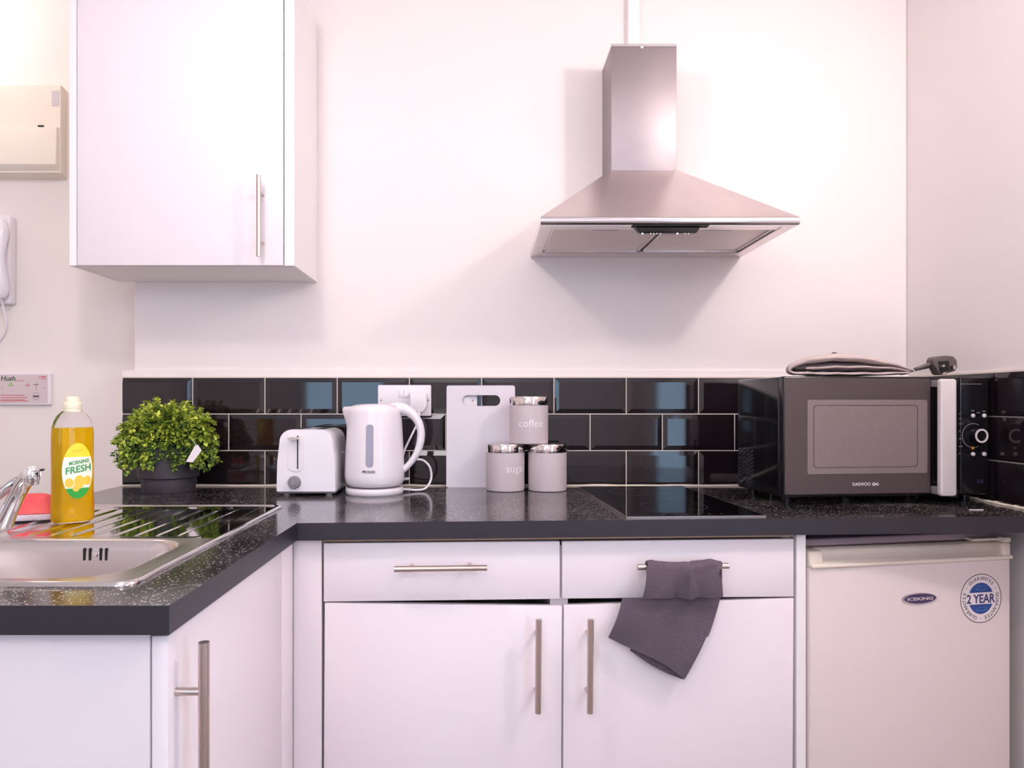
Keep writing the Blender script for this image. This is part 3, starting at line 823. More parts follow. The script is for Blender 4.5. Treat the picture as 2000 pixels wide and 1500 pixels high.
# cord: from the base, a loop, up behind the handle to the plug
sx_, sz_ = PX(817, -.012), PZ(786, -.012)
bm = NB()
cy_ = -.135
tube(bm, [(kc.x+.066, kc.y+.02, ZW+.008), ZS(798, 956, -.14), ZS(815, 957, cy_), ZS(832, 953, cy_+.01), ZS(842, 935, cy_+.02), ZS(840, 914, cy_+.02), ZS(828, 900, cy_+.02), ZS(812, 898, cy_+.01), ZS(797, 908, -.08), ZS(790, 918, -.075), ZS(786, 900, -.065), ZS(790, 880, -.055), ZS(800, 858, -.05), ZS(810, 838, -.045), ZS(817, 822, -.040), ZS(818.5, 812, -.036)], .0030, 12, 6)
obj('power_cord', bm, M['whitepl'], t)
bm = NB(); tube(bm, [ZS(784, 936, -.10), ZS(800, 935, -.10)], .0038, 12); obj('cord_clip', bm, M['whitepl'], t)
# the kettle's plug
bm = NB(); pxs = [(800.5, 768), (832, 768), (834, 772), (834, 795), (826, 805), (808, 805), (800.5, 796)]
prism(bm, [(PX(a, -.03), PZ(b, -.03)) for a, b in pxs], 'y', -.036, -.0145, .003, 3)
tube(bm, [ZS(818, 803, -.034), ZS(818.5, 812, -.036)], [.0045, .0038], 12)
obj('plug', bm, M['whitemat'], t)

# ------------------------------------------------------------------ sockets
Yp = -.0035
t = thing('double_socket', 'white double wall socket with a plug in it above the kettle', 'socket', (PX(790, Yp), Yp, PZ(812, Yp)))
p0, p1, q0, q1 = PX(738, -.013), PX(842, -.013), PZ(812.5, -.013), PZ(752, -.013)
obj('plate', prism(NB(), rrect(p0, p1, q0, q1, .003, 4), 'y', -.0135, Yp, .0012, 2), M['whitemat'], t)
for a in (783.5, 794):
    obj('rocker_switch', box(NB(), PX(a-4.6, -.0135), PX(a+4.6, -.0135), -.0165, -.013, PZ(776, -.0135), PZ(762, -.0135), .001, 2), M['whitepl'], t)
for a in (744.5, 833.8+3):
    bm = NB(); disc(bm, PX(a, -.0135), -.0134, PZ(782, -.0135), .0025, .0025, .0006, 16); obj('screw', bm, M['greyknob'], t)
t = thing('wall_switch', 'white wall switch plate seen through the slot of the chopping board', 'switch', (PX(905, Yp), Yp, PZ(812, Yp)))
obj('plate', prism(NB(), rrect(PX(876, -.0135), PX(932, -.0135), PZ(812, -.0135), PZ(754, -.0135), .003, 4), 'y', -.0135, Yp, .0012, 2), M['whitemat'], t)
obj('rocker_switch', prism(NB(), rrect(PX(904, -.0135), PX(917, -.0135), PZ(793, -.0135), PZ(774, -.0135), .002, 4), 'y', -.0165, -.013, .0008, 2), M['whitepl'], t)
bm = NB(); disc(bm, PX(923.5, -.0135), -.0134, PZ(782.5, -.0135), .0026, .0026, .0006, 16); obj('screw', bm, M['greyknob'], t)

# ------------------------------------------------------------------ chopping board leaning on the wall
def board():
    Yb0 = -.045
    xa, xb, za, zb_ = PX(871.5, Yb0), PX(1006.5, Yb0), 0, PZ(753, -.028)-ZW
    out = rrect(xa, xb, za, zb_, .006, 8)
    sx0, sx1, sz0, sz1 = PX(903, -.03), PX(977, -.03), PZ(793, -.03)-ZW, PZ(772, -.03)-ZW
    inn = rrect(sx0, sx1, sz0, sz1, (sz1-sz0)/2-.0003, 8)
    bm = NB(); T = .007
    lay = {}
    for nm, pts in (('o', out), ('i', inn)):
        for y in (0, T): lay[nm, y] = [bm.verts.new((p[0], y, p[1])) for p in pts]
    n = len(out)
    for i in range(n):
        j = (i+1) % n
        bm.faces.new((lay['o', 0][i], lay['o', 0][j], lay['i', 0][j], lay['i', 0][i]))
        bm.faces.new((lay['o', T][i], lay['i', T][i], lay['i', T][j], lay['o', T][j]))
        bm.faces.new((lay['o', 0][i], lay['o', T][i], lay['o', T][j], lay['o', 0][j]))
        bm.faces.new((lay['i', 0][i], lay['i', 0][j], lay['i', T][j], lay['i', T][i]))
    h = zb_; lean = .020/h
    for v in bm.verts: v.co = Vector((v.co.x, v.co.y+Yb0+v.co.z*lean, ZW+.0003+v.co.z))
    return bm
tag(obj('chopping_board', board(), M['board']), 'pale grey plastic chopping board with a handle slot leaning on the tiles', 'chopping board')

# ------------------------------------------------------------------ canisters
def canister(name, label, cpx, Yc, zbase, txt=None, ang=0, tw=.06):
    cx = PX(cpx, Yc); t = thing(name, label, 'canister', (cx, Yc, zbase), 0, None)
    t['group'] = 'grey kitchen canisters stacked in a pyramid'
    r = .0515
    obj('jar', lathe(NB(), [(.001, 0), (r-.004, 0), (r-.0012, .0015), (r-.0004, .005), (r-.0002, .1015), (.001, .102)], (cx, Yc, zbase), 72), M['canister'], t, angle=40)
    obj('lid', lathe(NB(), [(.001, .102), (r, .102), (r+.0004, .1035), (r+.0004, .1215), (r-.0006, .1235), (r-.003, .1245), (.001, .1246)], (cx, Yc, zbase), 72), M['chrome2'], t, angle=40, label='polished steel lid')
    if txt:
        tb = text_bm(txt, tw, None, 0, bold=-.005)
        bmesh.ops.subdivide_edges(tb, edges=[e for e in tb.edges if e.calc_length() > .003], cuts=2)
        for v in tb.verts:
            a = ang+v.co.x/r
            v.co = Vector((cx+(r+.0003)*sin(a), Yc-(r+.0003)*cos(a), zbase+.055+v.co.z))
        obj('lettering', tb, M['lettering'], t)
    return t
M['chrome2'] = mat('polished_lid_steel', (.75, .68, .66, 1), .08, 1)
YcA = -.098
canister('canister', 'grey canister lettered sugar, lower left of the stack', 987, YcA, ZW, 'sugar', .60, .060)
canister('canister', 'blank-faced grey canister, lower right of the stack', 1069, YcA, ZW)
canister('canister', 'grey canister lettered coffee, on top of the other two', 1033, YcA, ZW+.1247, 'coffee', .06, .066)

# ------------------------------------------------------------------ ceramic hob
t = thing('ceramic_hob', 'flush black glass two-ring hob set in the worktop', 'hob', (.415, -.31, ZW), .055)
obj('glass', prism(NB(), rrect(-.142, .142, -.262, .258, .004, 4), 'z', .0008, .0048, .0006, 1), M['blackgl'], t, local=True)
bm = NB(); 
for (a, b, c, d_) in ((-.1434, -.142, -.2634, .2594), (.142, .1434, -.2634, .2594), (-.142, .142, -.2634, -.262), (-.142, .142, .258, .2594)):
    box(bm, a, b, c, d_, .0002, .0046)
obj('metal_trim', bm, M['hobtrim'], t, local=True)
M['ringgrey'] = mat('ring_print', lin(56, 50, 54), .3)
for (cy0, r) in ((-.12, .072), (.13, .088)):
    bm = NB(); n = 64
    a = [[bm.verts.new((rr*cos(2*pi*i/n), cy0+rr*sin(2*pi*i/n), .00486)) for i in range(n)] for rr in (r, r-.0015)]
    for i in range(n): bm.faces.new((a[0][i], a[0][(i+1) % n], a[1][(i+1) % n], a[1][i]))
    obj('cooking_ring', bm, M['ringgrey'], t, local=True)
bm = NB()
for i in range(6): lathe(bm, [(.001, .0048), (.003, .0048), (.003, .005), (.001, .005)], (-.06+i*.024, -.238, 0), 12)
obj('touch_controls', bm, M['ringgrey'], t, local=True)

# ------------------------------------------------------------------ microwave
A2 = atan(.055/.505); G = Frame(.673, -.392, A2)
zm0 = ZW+.018; zm1 = ZC+.058; WM = .505; DM = .222
t = thing('microwave', 'black microwave oven with a dark mirrored door on the right of the worktop', 'microwave', (G.ox, G.oy, ZW), A2)
L_ = lambda px, v=0: G.u(px, v)
LZ_ = lambda px, py, v=0: G.z(px, py, v)-ZW
hz0, hz1 = .018, zm1-ZW
bm = box(NB(), .002, WM-.002, .012, DM, hz0, hz1-.001, .006, 3)
obj('casing', bm, M['mwside'], t, local=True)
bm = NB()
for i in range(9):
    for j in range(4):
        prism(bm, [(.135+j*.021, .038+i*.0095), (.151+j*.021, .032+i*.0095), (.151+j*.021, .036+i*.0095), (.135+j*.021, .042+i*.0095)], 'x', .0005, .003)
obj('vent_slots', bm, M['vent'], t, local=True)
for (a, b) in ((.03, .03), (WM-.03, .03), (.03, DM-.03), (WM-.03, DM-.03)):
    obj('foot', lathe(NB(), [(.001, 0), (.011, 0), (.013, .018), (.001, .0185)], (a, b, 0), 20), M['blackpl'], t, local=True)
ud1 = L_(1868)
d = obj('door', box(NB(), .0, ud1-.001, -.012, .0105, hz0+.001, hz1, .004, 3), M['blackpl'], t, local=True)
v_ = -.0125
obj('door_glass', prism(NB(), rrect(L_(1533, v_), L_(1817, v_), hz0+.008, hz1-.005, .004, 4), 'y', -.0130, -.0105, .0006, 1), M['mwdoor'], d, local=True)
obj('window', prism(NB(), rrect(L_(1577, v_), L_(1811, v_), LZ_(1690, 925, v_), LZ_(1690, 781, v_), .004, 5), 'y', -.0134, -.0125, .0003, 1), M['mwwin'], d, local=True)
bm = NB(); rr1 = rrect(L_(1588, v_), L_(1792, v_), LZ_(1690, 913, v_), LZ_(1690, 791, v_), .008, 6)
c = (sum(p[0] for p in rr1)/len(rr1), sum(p[1] for p in rr1)/len(rr1))
A = [bm.verts.new((p[0], -.0137, p[1])) for p in rr1]; B = [bm.verts.new((c[0]+(p[0]-c[0])*.986, -.0137, c[1]+(p[1]-c[1])*.978)) for p in rr1]
for i in range(len(A)): bm.faces.new((A[i], A[(i+1) % len(A)], B[(i+1) % len(A)], B[i]))
obj('window_border', bm, M['mwdoor'], d, local=True)
# handle: a tall light bar bridging a dark gap
bm = NB(); hv = -.045
prism(bm, rrect(L_(1835, hv), L_(1866, hv), hz0+.004, hz1-.006, .007, 6), 'y', -.050, -.036, .003, 3)
obj('handle', bm, M['silver'], d, local=True)
bm = NB()
for z0, z1 in ((hz0+.006, hz0+.024), (hz1-.024, hz1-.008)): obj('handle_bracket', box(NB(), L_(1838, hv), L_(1862, hv)-.002, -.037, -.011, z0, z1, .002, 2), M['greyknob'], d, local=True)
obj('control_panel', box(NB(), ud1+.001, WM, -.010, .0125, hz0+.001, hz1, .004, 3), M['blackpl'], t, local=True)
vp = -.0105
for (a, b) in ((1900, 812), (1922, 812), (1900, 887), (1922, 887)):
    bm = NB(); r = .0048
    loft(bm, [[Vector((L_(a, vp)+r*k*cos(2*pi*i/20), y, LZ_(a, b, vp)+r*k*sin(2*pi*i/20))) for i in range(20)] for y, k in ((-.009, 1), (-.0125, 1), (-.0140, .6))])
    obj('button', bm, M['silver'], t, local=True, angle=50)
bm = NB(); kx, kz = L_(1912, -.02), LZ_(1912, 851, -.02)
loft(bm, [[Vector((kx+r*cos(2*pi*i/40), y, kz+r*sin(2*pi*i/40))) for i in range(40)] for y, r in ((-.009, .0165), (-.026, .0155), (-.028, .0145), (-.028, .012), (-.026, .0115))])
kn = obj('dial', bm, M['blackpl'], t, local=True, angle=40)
bm = NB(); disc(bm, kx, -.0275, kz, .0162, .0162, .0014, 40, hole=.74); obj('dial_ring', bm, M['silver'], kn, local=True)
bm = NB(); disc(bm, kx-.006, -.0101, kz, .0285, .0285, .0004, 40, a0=60, a1=300, hole=.95); obj('dial_scale', bm, M['greyknob'], t, local=True)
bm = NB(); disc(bm, L_(1900, vp), -.0101, LZ_(1900, 875, vp), .0036, .0036, .0008, 16); obj('indicator', bm, M['orange'], t, local=True)
bm = NB()
for i, yy in enumerate((808, 818, 828, 842, 857, 872, 886)):
    box(bm, L_(1871, vp), L_(1876 + (i % 3)*2, vp), -.0104, -.0098, LZ_(1873, yy+.8, vp), LZ_(1873, yy-.8, vp))
box(bm, L_(1876, vp), L_(1918, vp), -.0104, -.0098, LZ_(1900, 750.5, vp), LZ_(1900, 749.5, vp))
for (a, b) in ((1900, 802), (1911, 806), (1922, 803)): box(bm, L_(a-3, vp), L_(a+3, vp), -.0104, -.0098, LZ_(a, b+1, vp), LZ_(a, b-1, vp))
obj('panel_print', bm, M['greyknob'], t, local=True)
tb = NB(); put(tb, text_bm('DE', .016, .008, .0003), L_(1915, vp), -.0101, LZ_(1915, 940, vp)); obj('panel_logo', tb, M['stk_n'], t, local=True)
tb = NB(); put(tb, text_bm('DAEWOO', L_(1700, v_)-L_(1665, v_), .0072, .0003), L_(1682.5, v_), -.0131, LZ_(1682, 945.5, v_))
for dx in (1706.5, 1713):
    rr = rrect(L_(dx-3, v_), L_(dx+3, v_), LZ_(dx, 948.6, v_), LZ_(dx, 942.4, v_), .002, 3)
    cc = ((rr[0][0]+rr[-8][0])/2, LZ_(dx, 945.5, v_))
    disc(tb, L_(dx, v_), -.0131, LZ_(dx, 945.5, v_), .0040, .0036, .0003, 4 if dx > 1710 else 16, hole=.55)
obj('lettering', tb, M['lettering'], d, local=True)

# ------------------------------------------------------------------ folded heating pad with lead and plug
G2 = Frame(.673-.02*sin(A2), -.392+.02*cos(A2), A2)
zt_ = zm1+.0005
t = thing('heating_pad', 'folded grey plush heating pad with dark plug lying on the microwave', 'heating pad', (G2.ox, G2.oy, zt_), A2)
gu = lambda px: G2.u(px)
gz = lambda px, py: G2.z(px, py)-zt_
def ribbon(pts, y0, y1, seg=6, ny=12):
    """pts: (px, py, thickness) along the fold as seen from the front"""
    P = spline([Vector((gu(a), 0, gz(a, b))) for a, b, _ in pts], seg)
    TH_ = [q.x for q in spline([Vector((c, 0, 0)) for _, _, c in pts], seg)]
    bm = NB(); secs = []; N = []; n = len(P)
    for i in range(n):
        T = (P[min(i+1, n-1)]-P[max(i-1, 0)]).normalized(); N.append(Vector((-T.z, 0, T.x)))
    for j in range(ny+1):
        f = j/ny; y = y0+(y1-y0)*f
        e = min(f, 1-f)*ny; k = .35 if e < .5 else .8 if e < 1.5 else 1
        dy = .004 if j == 0 else 0
        mid = (gu(1540)+gu(1790))/2
        def pt(i, sg):
            h = TH_[i]/2*k*(.5 if i in (0, n-1) else 1)
            p = P[i]+N[i]*h*sg
            sx = 1-.55*max(0, f-.25)                 # the far side of the pad is drawn in
            x = gu(1665)+(p.x-gu(1665))*sx+(y-y0)*.35*(1 if p.x < mid else 0)
            return Vector((x, y, p.z+.0008*sin(p.x*90+y*50)))
        secs.append([pt(i, 1) for i in range(n)]+[pt(i, -1) for i in range(n-1, -1, -1)])
    loft(bm, secs)
    return bm
YS = (.004, .110)
bm = ribbon([(1789, 723, .006), (1752, 711.5, .012), (1700, 701, .0165), (1650, 697, .018), (1600, 700.5, .017), (1562, 709, .0135), (1545, 718.5, .0105), (1553, 727.5, .0085), (1600, 729.3, .0078), (1680, 729.4, .0078), (1740, 729.2, .0078), (1782, 726.5, .006)], *YS)
obj('outer_layer', bm, M['padcloth'], t, local=True, angle=70)
bm = ribbon([(1578, 719.5, .006), (1620, 717, .0065), (1680, 716.3, .0065), (1740, 718, .0065), (1783, 723.5, .005)], YS[0]+.002, YS[1]-.02)
obj('inner_layer', bm, M['padcloth'], t, local=True, angle=70)
bm = ribbon([(1560, 718, .012), (1620, 716, .020), (1680, 716, .020), (1740, 719, .016), (1776, 722, .008)], YS[0]+.014, YS[1]-.03)  # dark ribbon set in the gap, its colour replacing the shade there
obj('fold_shade', bm, M['padshade'], t, local=True, angle=70, label='dark ribbon painted as the shade inside the fold')
bm = NB(); lathe(bm, [(.001, 0), (.0055, 0), (.006, .004), (.003, .006), (.001, .006)], (gu(1654), .05, gz(1654, 690)), 16); obj('stud', bm, M['plug'], t, local=True)
bm = NB()
tube(bm, [(gu(1775), .03, .008), (gu(1788), .026, .011), (gu(1799), .022, gz(1799, 720.5))], .0028, 12, 5)
for i in range(7):
    f = i/6; x = gu(1800+22*f); z = gz(1800, 720.5)+.0075*f
    tube(bm, [(x, .02, z), (x+.0014, .02, z)], .0042+.0018*f, 14)
tube(bm, [(gu(1799), .021, gz(1800, 720.5)), (gu(1826), .018, gz(1800, 711))], [.0036, .0052], 12)
obj('power_lead', bm, M['plug'], t, local=True)
bm = NB()
pp = [(1820, 703), (1824, 697), (1845, 694.5), (1859, 696), (1866, 704), (1867, 718), (1862, 725), (1846, 730), (1838, 732.6), (1831, 731), (1827, 722), (1820, 712)]
prism(bm, [(G2.u(a, .01), G2.z(a, b, .01)-zt_) for a, b in pp], 'y', .004, .030, .003, 3)
pl = obj('plug', bm, M['plug'], t, local=True)
bm = NB(); prism(bm, [(G2.u(a, .0), G2.z(a, b, .0)-zt_) for a, b in ((1834, 706), (1856, 704), (1857, 723), (1838, 728))], 'y', .0025, .0055, .001, 1)
obj('plug_face', bm, M['dark'], pl, local=True)
for (a, b, w_, h_) in ((1839, 715, 2, 2.5), (1843, 729.5, 2, 2.2), (1860, 718, 2.4, 4)):
    obj('pin', box(NB(), G2.u(a-w_), G2.u(a+w_), -.008, .006, G2.z(a, b+h_)-zt_, G2.z(a, b-h_)-zt_, .0006, 1), M['brass'], pl, local=True)

# ------------------------------------------------------------------ cooker hood
YH = -.369; hxa, hxb = .131, .7235; zh = ZC+.407
cx0, cx1, YCH = .334, .505, -.134; zc0, zc1 = ZC+.606, ZC+.936
t = thing('cooker_hood', 'stainless steel chimney cooker hood on the wall above the hob', 'cooker hood', (.42, YB, zh))
yb = YB-.0005
bm = NB(); V = lambda *p: bm.verts.new(p)
zl0 = zh+.0185
b4 = [V(hxa, YH, zl0), V(hxb, YH, zl0), V(hxb, yb, zl0), V(hxa, yb, zl0)]
t4 = [V(cx0-.002, YCH-.002, zc0), V(cx1+.002, YCH-.002, zc0), V(cx1+.002, yb, zc0), V(cx0-.002, yb, zc0)]
for i in range(4): bm.faces.new((b4[i], b4[(i+1) % 4], t4[(i+1) % 4], t4[i]))
bm.faces.new(t4); bm.faces.new(b4[::-1])
obj('canopy', bm, M['steel'], t, angle=10)
# rounded front lip and rim
bm = NB()
def lip(x): return [(x, YH+.004, zh), (x, YH-.0035, zh+.002), (x, YH-.006, zh+.007), (x, YH-.006, zh+.013), (x, YH-.003, zh+.0175), (x, YH+.003, zh+.0188), (x, YH+.02, zh+.0188), (x, YH+.02, zh)]
loft(bm, [[Vector(p) for p in lip(hxa-.001)], [Vector(p) for p in lip(hxb+.001)]])
M['lip'] = mat('polished_lip_steel', (.80, .77, .79, 1), .16, 1)
obj('front_lip', bm, M['lip'], t, angle=50)
bm = NB()
box(bm, hxa, hxa+.028, YH+.02, yb, zh, zh+.018, .0008, 1); box(bm, hxb-.028, hxb, YH+.02, yb, zh, zh+.018, .0008, 1)
box(bm, hxa+.028, hxb-.028, -.052, yb, zh, zh+.018, .0008, 1)
box(bm, hxa+.028, hxb-.028, YH+.02, YH+.058, zh+.002, zh+.018)
obj('rim', bm, M['steel'], t)
mx_ = (hxa+hxb)/2
for a, b in ((hxa+.030, mx_-.004), (mx_+.004, hxb-.030)):
    f = obj('grease_filter', box(NB(), a, b, YH+.060, -.054, zh+.008, zh+.014, .0005, 1), M['filter'], t)
    bm = NB()
    for (p, q, r, s) in ((a, a+.006, YH+.060, -.054), (b-.006, b, YH+.060, -.054), (a, b, YH+.060, YH+.066), (a, b, -.060, -.054)): box(bm, p, q, r, s, zh+.0045, zh+.0082)
    obj('filter_frame', bm, M['steel'], f)
    bm = NB(); m_ = (a+b)/2
    box(bm, m_-.03, m_+.03, YH+.070, YH+.076, zh+.0045, zh+.008); obj('filter_latch', bm, M['greyknob'], f)
bm = NB(); yk = YH+.012
ca, cb = PX(1243, yk), PX(1364, yk)
prism(bm, [(ca-.008, zh+.004), (cb+.008, zh+.004), (cb-.004, zh-.0155), (ca+.008, zh-.0155)], 'y', YH+.008, YH+.030, .001, 1)
cp = obj('control_panel', bm, M['blackgl'], t)
obj('panel_slot', box(NB(), PX(1234, yk), PX(1382, yk), YH-.001, YH+.02, zh-.0022, zh+.0002), M['dark'], t)
bm = NB()
for a, r in ((1254, .0022), (1270, .0013), (1276, .0013), (1282, .0013), (1289, .0013), (1322, .0022), (1337, .0013), (1344, .0013)):
    disc(bm, PX(a, yk), YH+.0079, PZ(457, yk), r, r, .0004, 12)
obj('touch_marks', bm, M['lettering'], cp)
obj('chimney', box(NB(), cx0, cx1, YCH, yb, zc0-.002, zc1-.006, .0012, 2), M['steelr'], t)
obj('chimney_top_trim', box(NB(), cx0-.001, cx1+.001, YCH-.001, yb, zc1-.006, zc1+.002, .0008, 1), M['lip'], t)
bm = NB(); lathe(bm, [(.001, 0), (.0045, 0), (.0045, .002), (.001, .003)], (0, 0, 0), 16)
place(bm, Matrix.Translation((PX(1253, YCH), YCH-.0008, PZ(92, YCH))) @ Matrix.Rotation(pi/2, 4, 'X')); obj('screw', bm, M['chrome'], t)
bm = NB()
for i in range(9):
    zc_ = ZC+.735+i*.0115
    prism(bm, [(-.085, zc_-.012), (-.03, zc_+.006), (-.03, zc_+.009), (-.085, zc_-.009)], 'x', cx0-.0006, cx0+.002)
obj('side_vents', bm, M['greyknob'], t)

# trunking above the hood
t = thing('cable_trunking', 'slim white trunking running up the wall above the cooker hood', 'trunking', (.42, YB, zc1))
bm = NB(); Yk = YB-.018
box(bm, PX(1227, Yk), PX(1249, Yk), Yk, YB-.0005, zc1+.002, ZCEIL-.001, .0015, 2)
obj('cover', bm, M['cabside'], t)
bm = NB(); box(bm, PX(1227, Yk)-.0035, PX(1249, Yk)+.0035, YB-.010, YB-.0004, zc1+.002, ZCEIL-.001, .001, 1); obj('base_channel', bm, M['wall_hall'], t)

# ------------------------------------------------------------------ fridge
aF = atan((-.45+.546)/(1.151-.667)); H = Frame(.668, -.546, aF)
t = thing('fridge', 'white under-counter fridge with a round guarantee sticker at the right end', 'fridge', (H.ox, H.oy, 0), aF)
WF = H.u(1975)
hzt = H.z(1780, 1068)       # top of the door
zlip = H.z(1577, 1106)
zlipr = H.z(1970, 1089)
obj('cabinet_body', prism(NB(), [(.004, .05), (WF-.004, .05), (WF-.004, .43), (.10, .43)], 'z', .02, hzt+.002, .004, 2), M['fridge'], t, local=True)
obj('top_lid', prism(NB(), [(.002, .03), (WF-.002, .03), (WF-.002, .43), (.10, .43)], 'z', hzt+.003, hzt+.019, .004, 3), M['fridgetop'], t, local=True, label='grey worktop lid')
bm = NB(); zc_ = zlip
box(bm, .0, WF, .0, .048, .06, zc_-.002, .007, 4)
dr = obj('door', bm, M['fridge'], t, local=True)
bm = NB()
def cap_prof(y0): return [(y0, zc_-.004), (.048, zc_-.004), (.048, hzt), (.030, hzt), (.022, hzt-.004), (.018, hzt-.014), (.012, zc_+.010), (y0+.002, zc_+.003)]
prism(bm, cap_prof(-.004), 'x', .034, WF-.024, .001, 1)
box(bm, .0, .034, -.001, .048, zc_-.004, hzt, .006, 4); box(bm, WF-.024, WF, -.001, .048, zc_-.004, hzt, .006, 4)
tube(bm, [(.004, -.001, zc_-.001), (WF-.002, -.001, zc_-.001)], .0048, 14)
obj('grip_rail', bm, M['fridgetrim'], dr, local=True, angle=40)
bm = NB(); box(bm, WF-.09, WF-.006, .008, .055, hzt+.004, hzt+.009, .001, 2); box(bm, WF-.022, WF-.004, -.004, .018, hzt+.001, hzt+.012, .002, 2)
obj('hinge_cover', bm, M['fridgetrim'], t, local=True)
hu = lambda px: H.u(px); hz = lambda px, py: H.z(px, py)
bm = NB(); bxx, bzz = hu(1795.5), hz(1795.5, 1168.5); rx, rz_ = (hu(1829)-hu(1762))/2, .0112
disc(bm, bxx, .0, bzz, rx, rz_, .0022)
bd = obj('badge', bm, M['badge'], dr, local=True)
bm = NB(); disc(bm, bxx, -.0015, bzz, rx, rz_, .0012, hole=.93); obj('badge_ring', bm, M['steel'], bd, local=True)
tb = NB(); put(tb, text_bm('ICEKING', rx*1.5, rz_*.60, .0004, bold=.03), bxx, -.0022, bzz-.0004); obj('lettering', tb, M['lip'], bd, local=True)
sx_, sz_ = hu(1915.5), hz(1915.5, 1168.5); SRX = (hu(1956)-hu(1875))/2; SRZ = (hz(1915, 1120)-hz(1915, 1217))/2
bm = NB(); disc(bm, sx_, .0, sz_, SRX, SRZ, .0004)
sk = obj('sticker', bm, M['stk_w'], dr, local=True)
bm = NB(); disc(bm, sx_, -.0003, sz_, SRX*.99, SRZ*.99, .0003, 64, hole=.97); obj('sticker_border', bm, M['blacktxt'], sk, local=True)
bm = NB()
for s in (0, 1):
    t0 = 22 if s == 0 else 202
    disc(bm, sx_, -.0003, sz_, SRX*.60, SRZ*.63, .0003, 32, a0=t0, a1=t0+136)
obj('sticker_emblem', bm, M['stk_b'], sk, local=True)
bm = NB()
for s in (1, -1):
    for k in (.40, .47): disc(bm, sx_, -.0006, sz_+s*SRZ*.42, SRX*.30, SRZ*(.10 if k > .45 else .06), .0002, 24, a0=200, a1=340, hole=.8)
    disc(bm, sx_+.004, -.0006, sz_+s*SRZ*.43, SRX*.32, SRZ*.08, .0002, 24, a0=20, a1=160, hole=.8)
    obj('sticker_swirl', bm, M['stk_lb'], sk, local=True); bm = NB()
tb = NB(); put(tb, text_bm('2 YEAR', SRX*1.36, SRZ*.36, .0003, bold=.025), sx_, -.0005, sz_-.0005); obj('lettering', tb, M['stk_n'], sk, local=True)
tb = NB()
word = 'GUARANTEE'
for w_i in range(3):
    mid = 88-120*w_i
    for i, ch in enumerate(word):
        a = radians(mid-(i-4)*10.6)
        rm = Matrix.Rotation(-(a-pi/2), 4, 'Y')
        put(tb, text_bm(ch, None, SRX*.15, .0002), sx_+SRX*.80*cos(a), -.0005, sz_+SRZ*.81*sin(a), rm)
    a = radians(mid-60); disc(tb, sx_+SRX*.80*cos(a), -.0005, sz_+SRZ*.81*sin(a), .0010, .0010, .0002, 10)
obj('sticker_print', tb, M['blacktxt'], sk, local=True)

# ------------------------------------------------------------------ towel on the right drawer handle
t = base_thing('tea_towel', 'dark grey waffle tea towel draped over the right drawer handle', 'towel')
t.location = (F.ox, F.oy, 0)
def cloth(grid, th, name):
    """grid[j][i] = (u, v, z) local; thickness th; UV in metres"""
    bm = NB(); uvl = bm.loops.layers.uv.new('UVMap')
    nj, ni = len(grid), len(grid[0])
    P = [[Vector(p) for p in r] for r in grid]
    def nrm(j, i):
        a = P[j][min(i+1, ni-1)]-P[j][max(i-1, 0)]; b = P[min(j+1, nj-1)][i]-P[max(j-1, 0)][i]
        n = a.cross(b); return n.normalized() if n.length else Vector((0, -1, 0))
    top = [[bm.verts.new(P[j][i]+nrm(j, i)*th/2) for i in range(ni)] for j in range(nj)]
    bot = [[bm.verts.new(P[j][i]-nrm(j, i)*th/2) for i in range(ni)] for j in range(nj)]
    W = (P[nj//2][-1]-P[nj//2][0]).length; Hh = sum((P[j+1][ni//2]-P[j][ni//2]).length for j in range(nj-1))
    def quad(vs, idx):
        f = bm.faces.new(vs)
        for l, (j, i) in zip(f.loops, idx): l[uvl].uv = (W*i/(ni-1), Hh*j/(nj-1))
    for j in range(nj-1):
        for i in range(ni-1):
            ix = [(j, i), (j, i+1), (j+1, i+1), (j+1, i)]
            quad([top[a][b] for a, b in ix], ix); quad([bot[a][b] for a, b in ix[::-1]], ix[::-1])
    for j in range(nj-1):
        for i in (0, ni-1): quad([top[j][i], top[j+1][i], bot[j+1][i], bot[j][i]], [(j, i), (j+1, i), (j+1, i), (j, i)])
    for i in range(ni-1):
        for j in (0, nj-1): quad([top[j][i], top[j][i+1], bot[j][i+1], bot[j][i]], [(j, i), (j, i+1), (j, i+1), (j, i)])
    return bm
hz_ = F.z(1334, 1106.5, -.034); R_ = .0092
def tu(px, v): return F.u(px, v)
ni = 46
grid = []
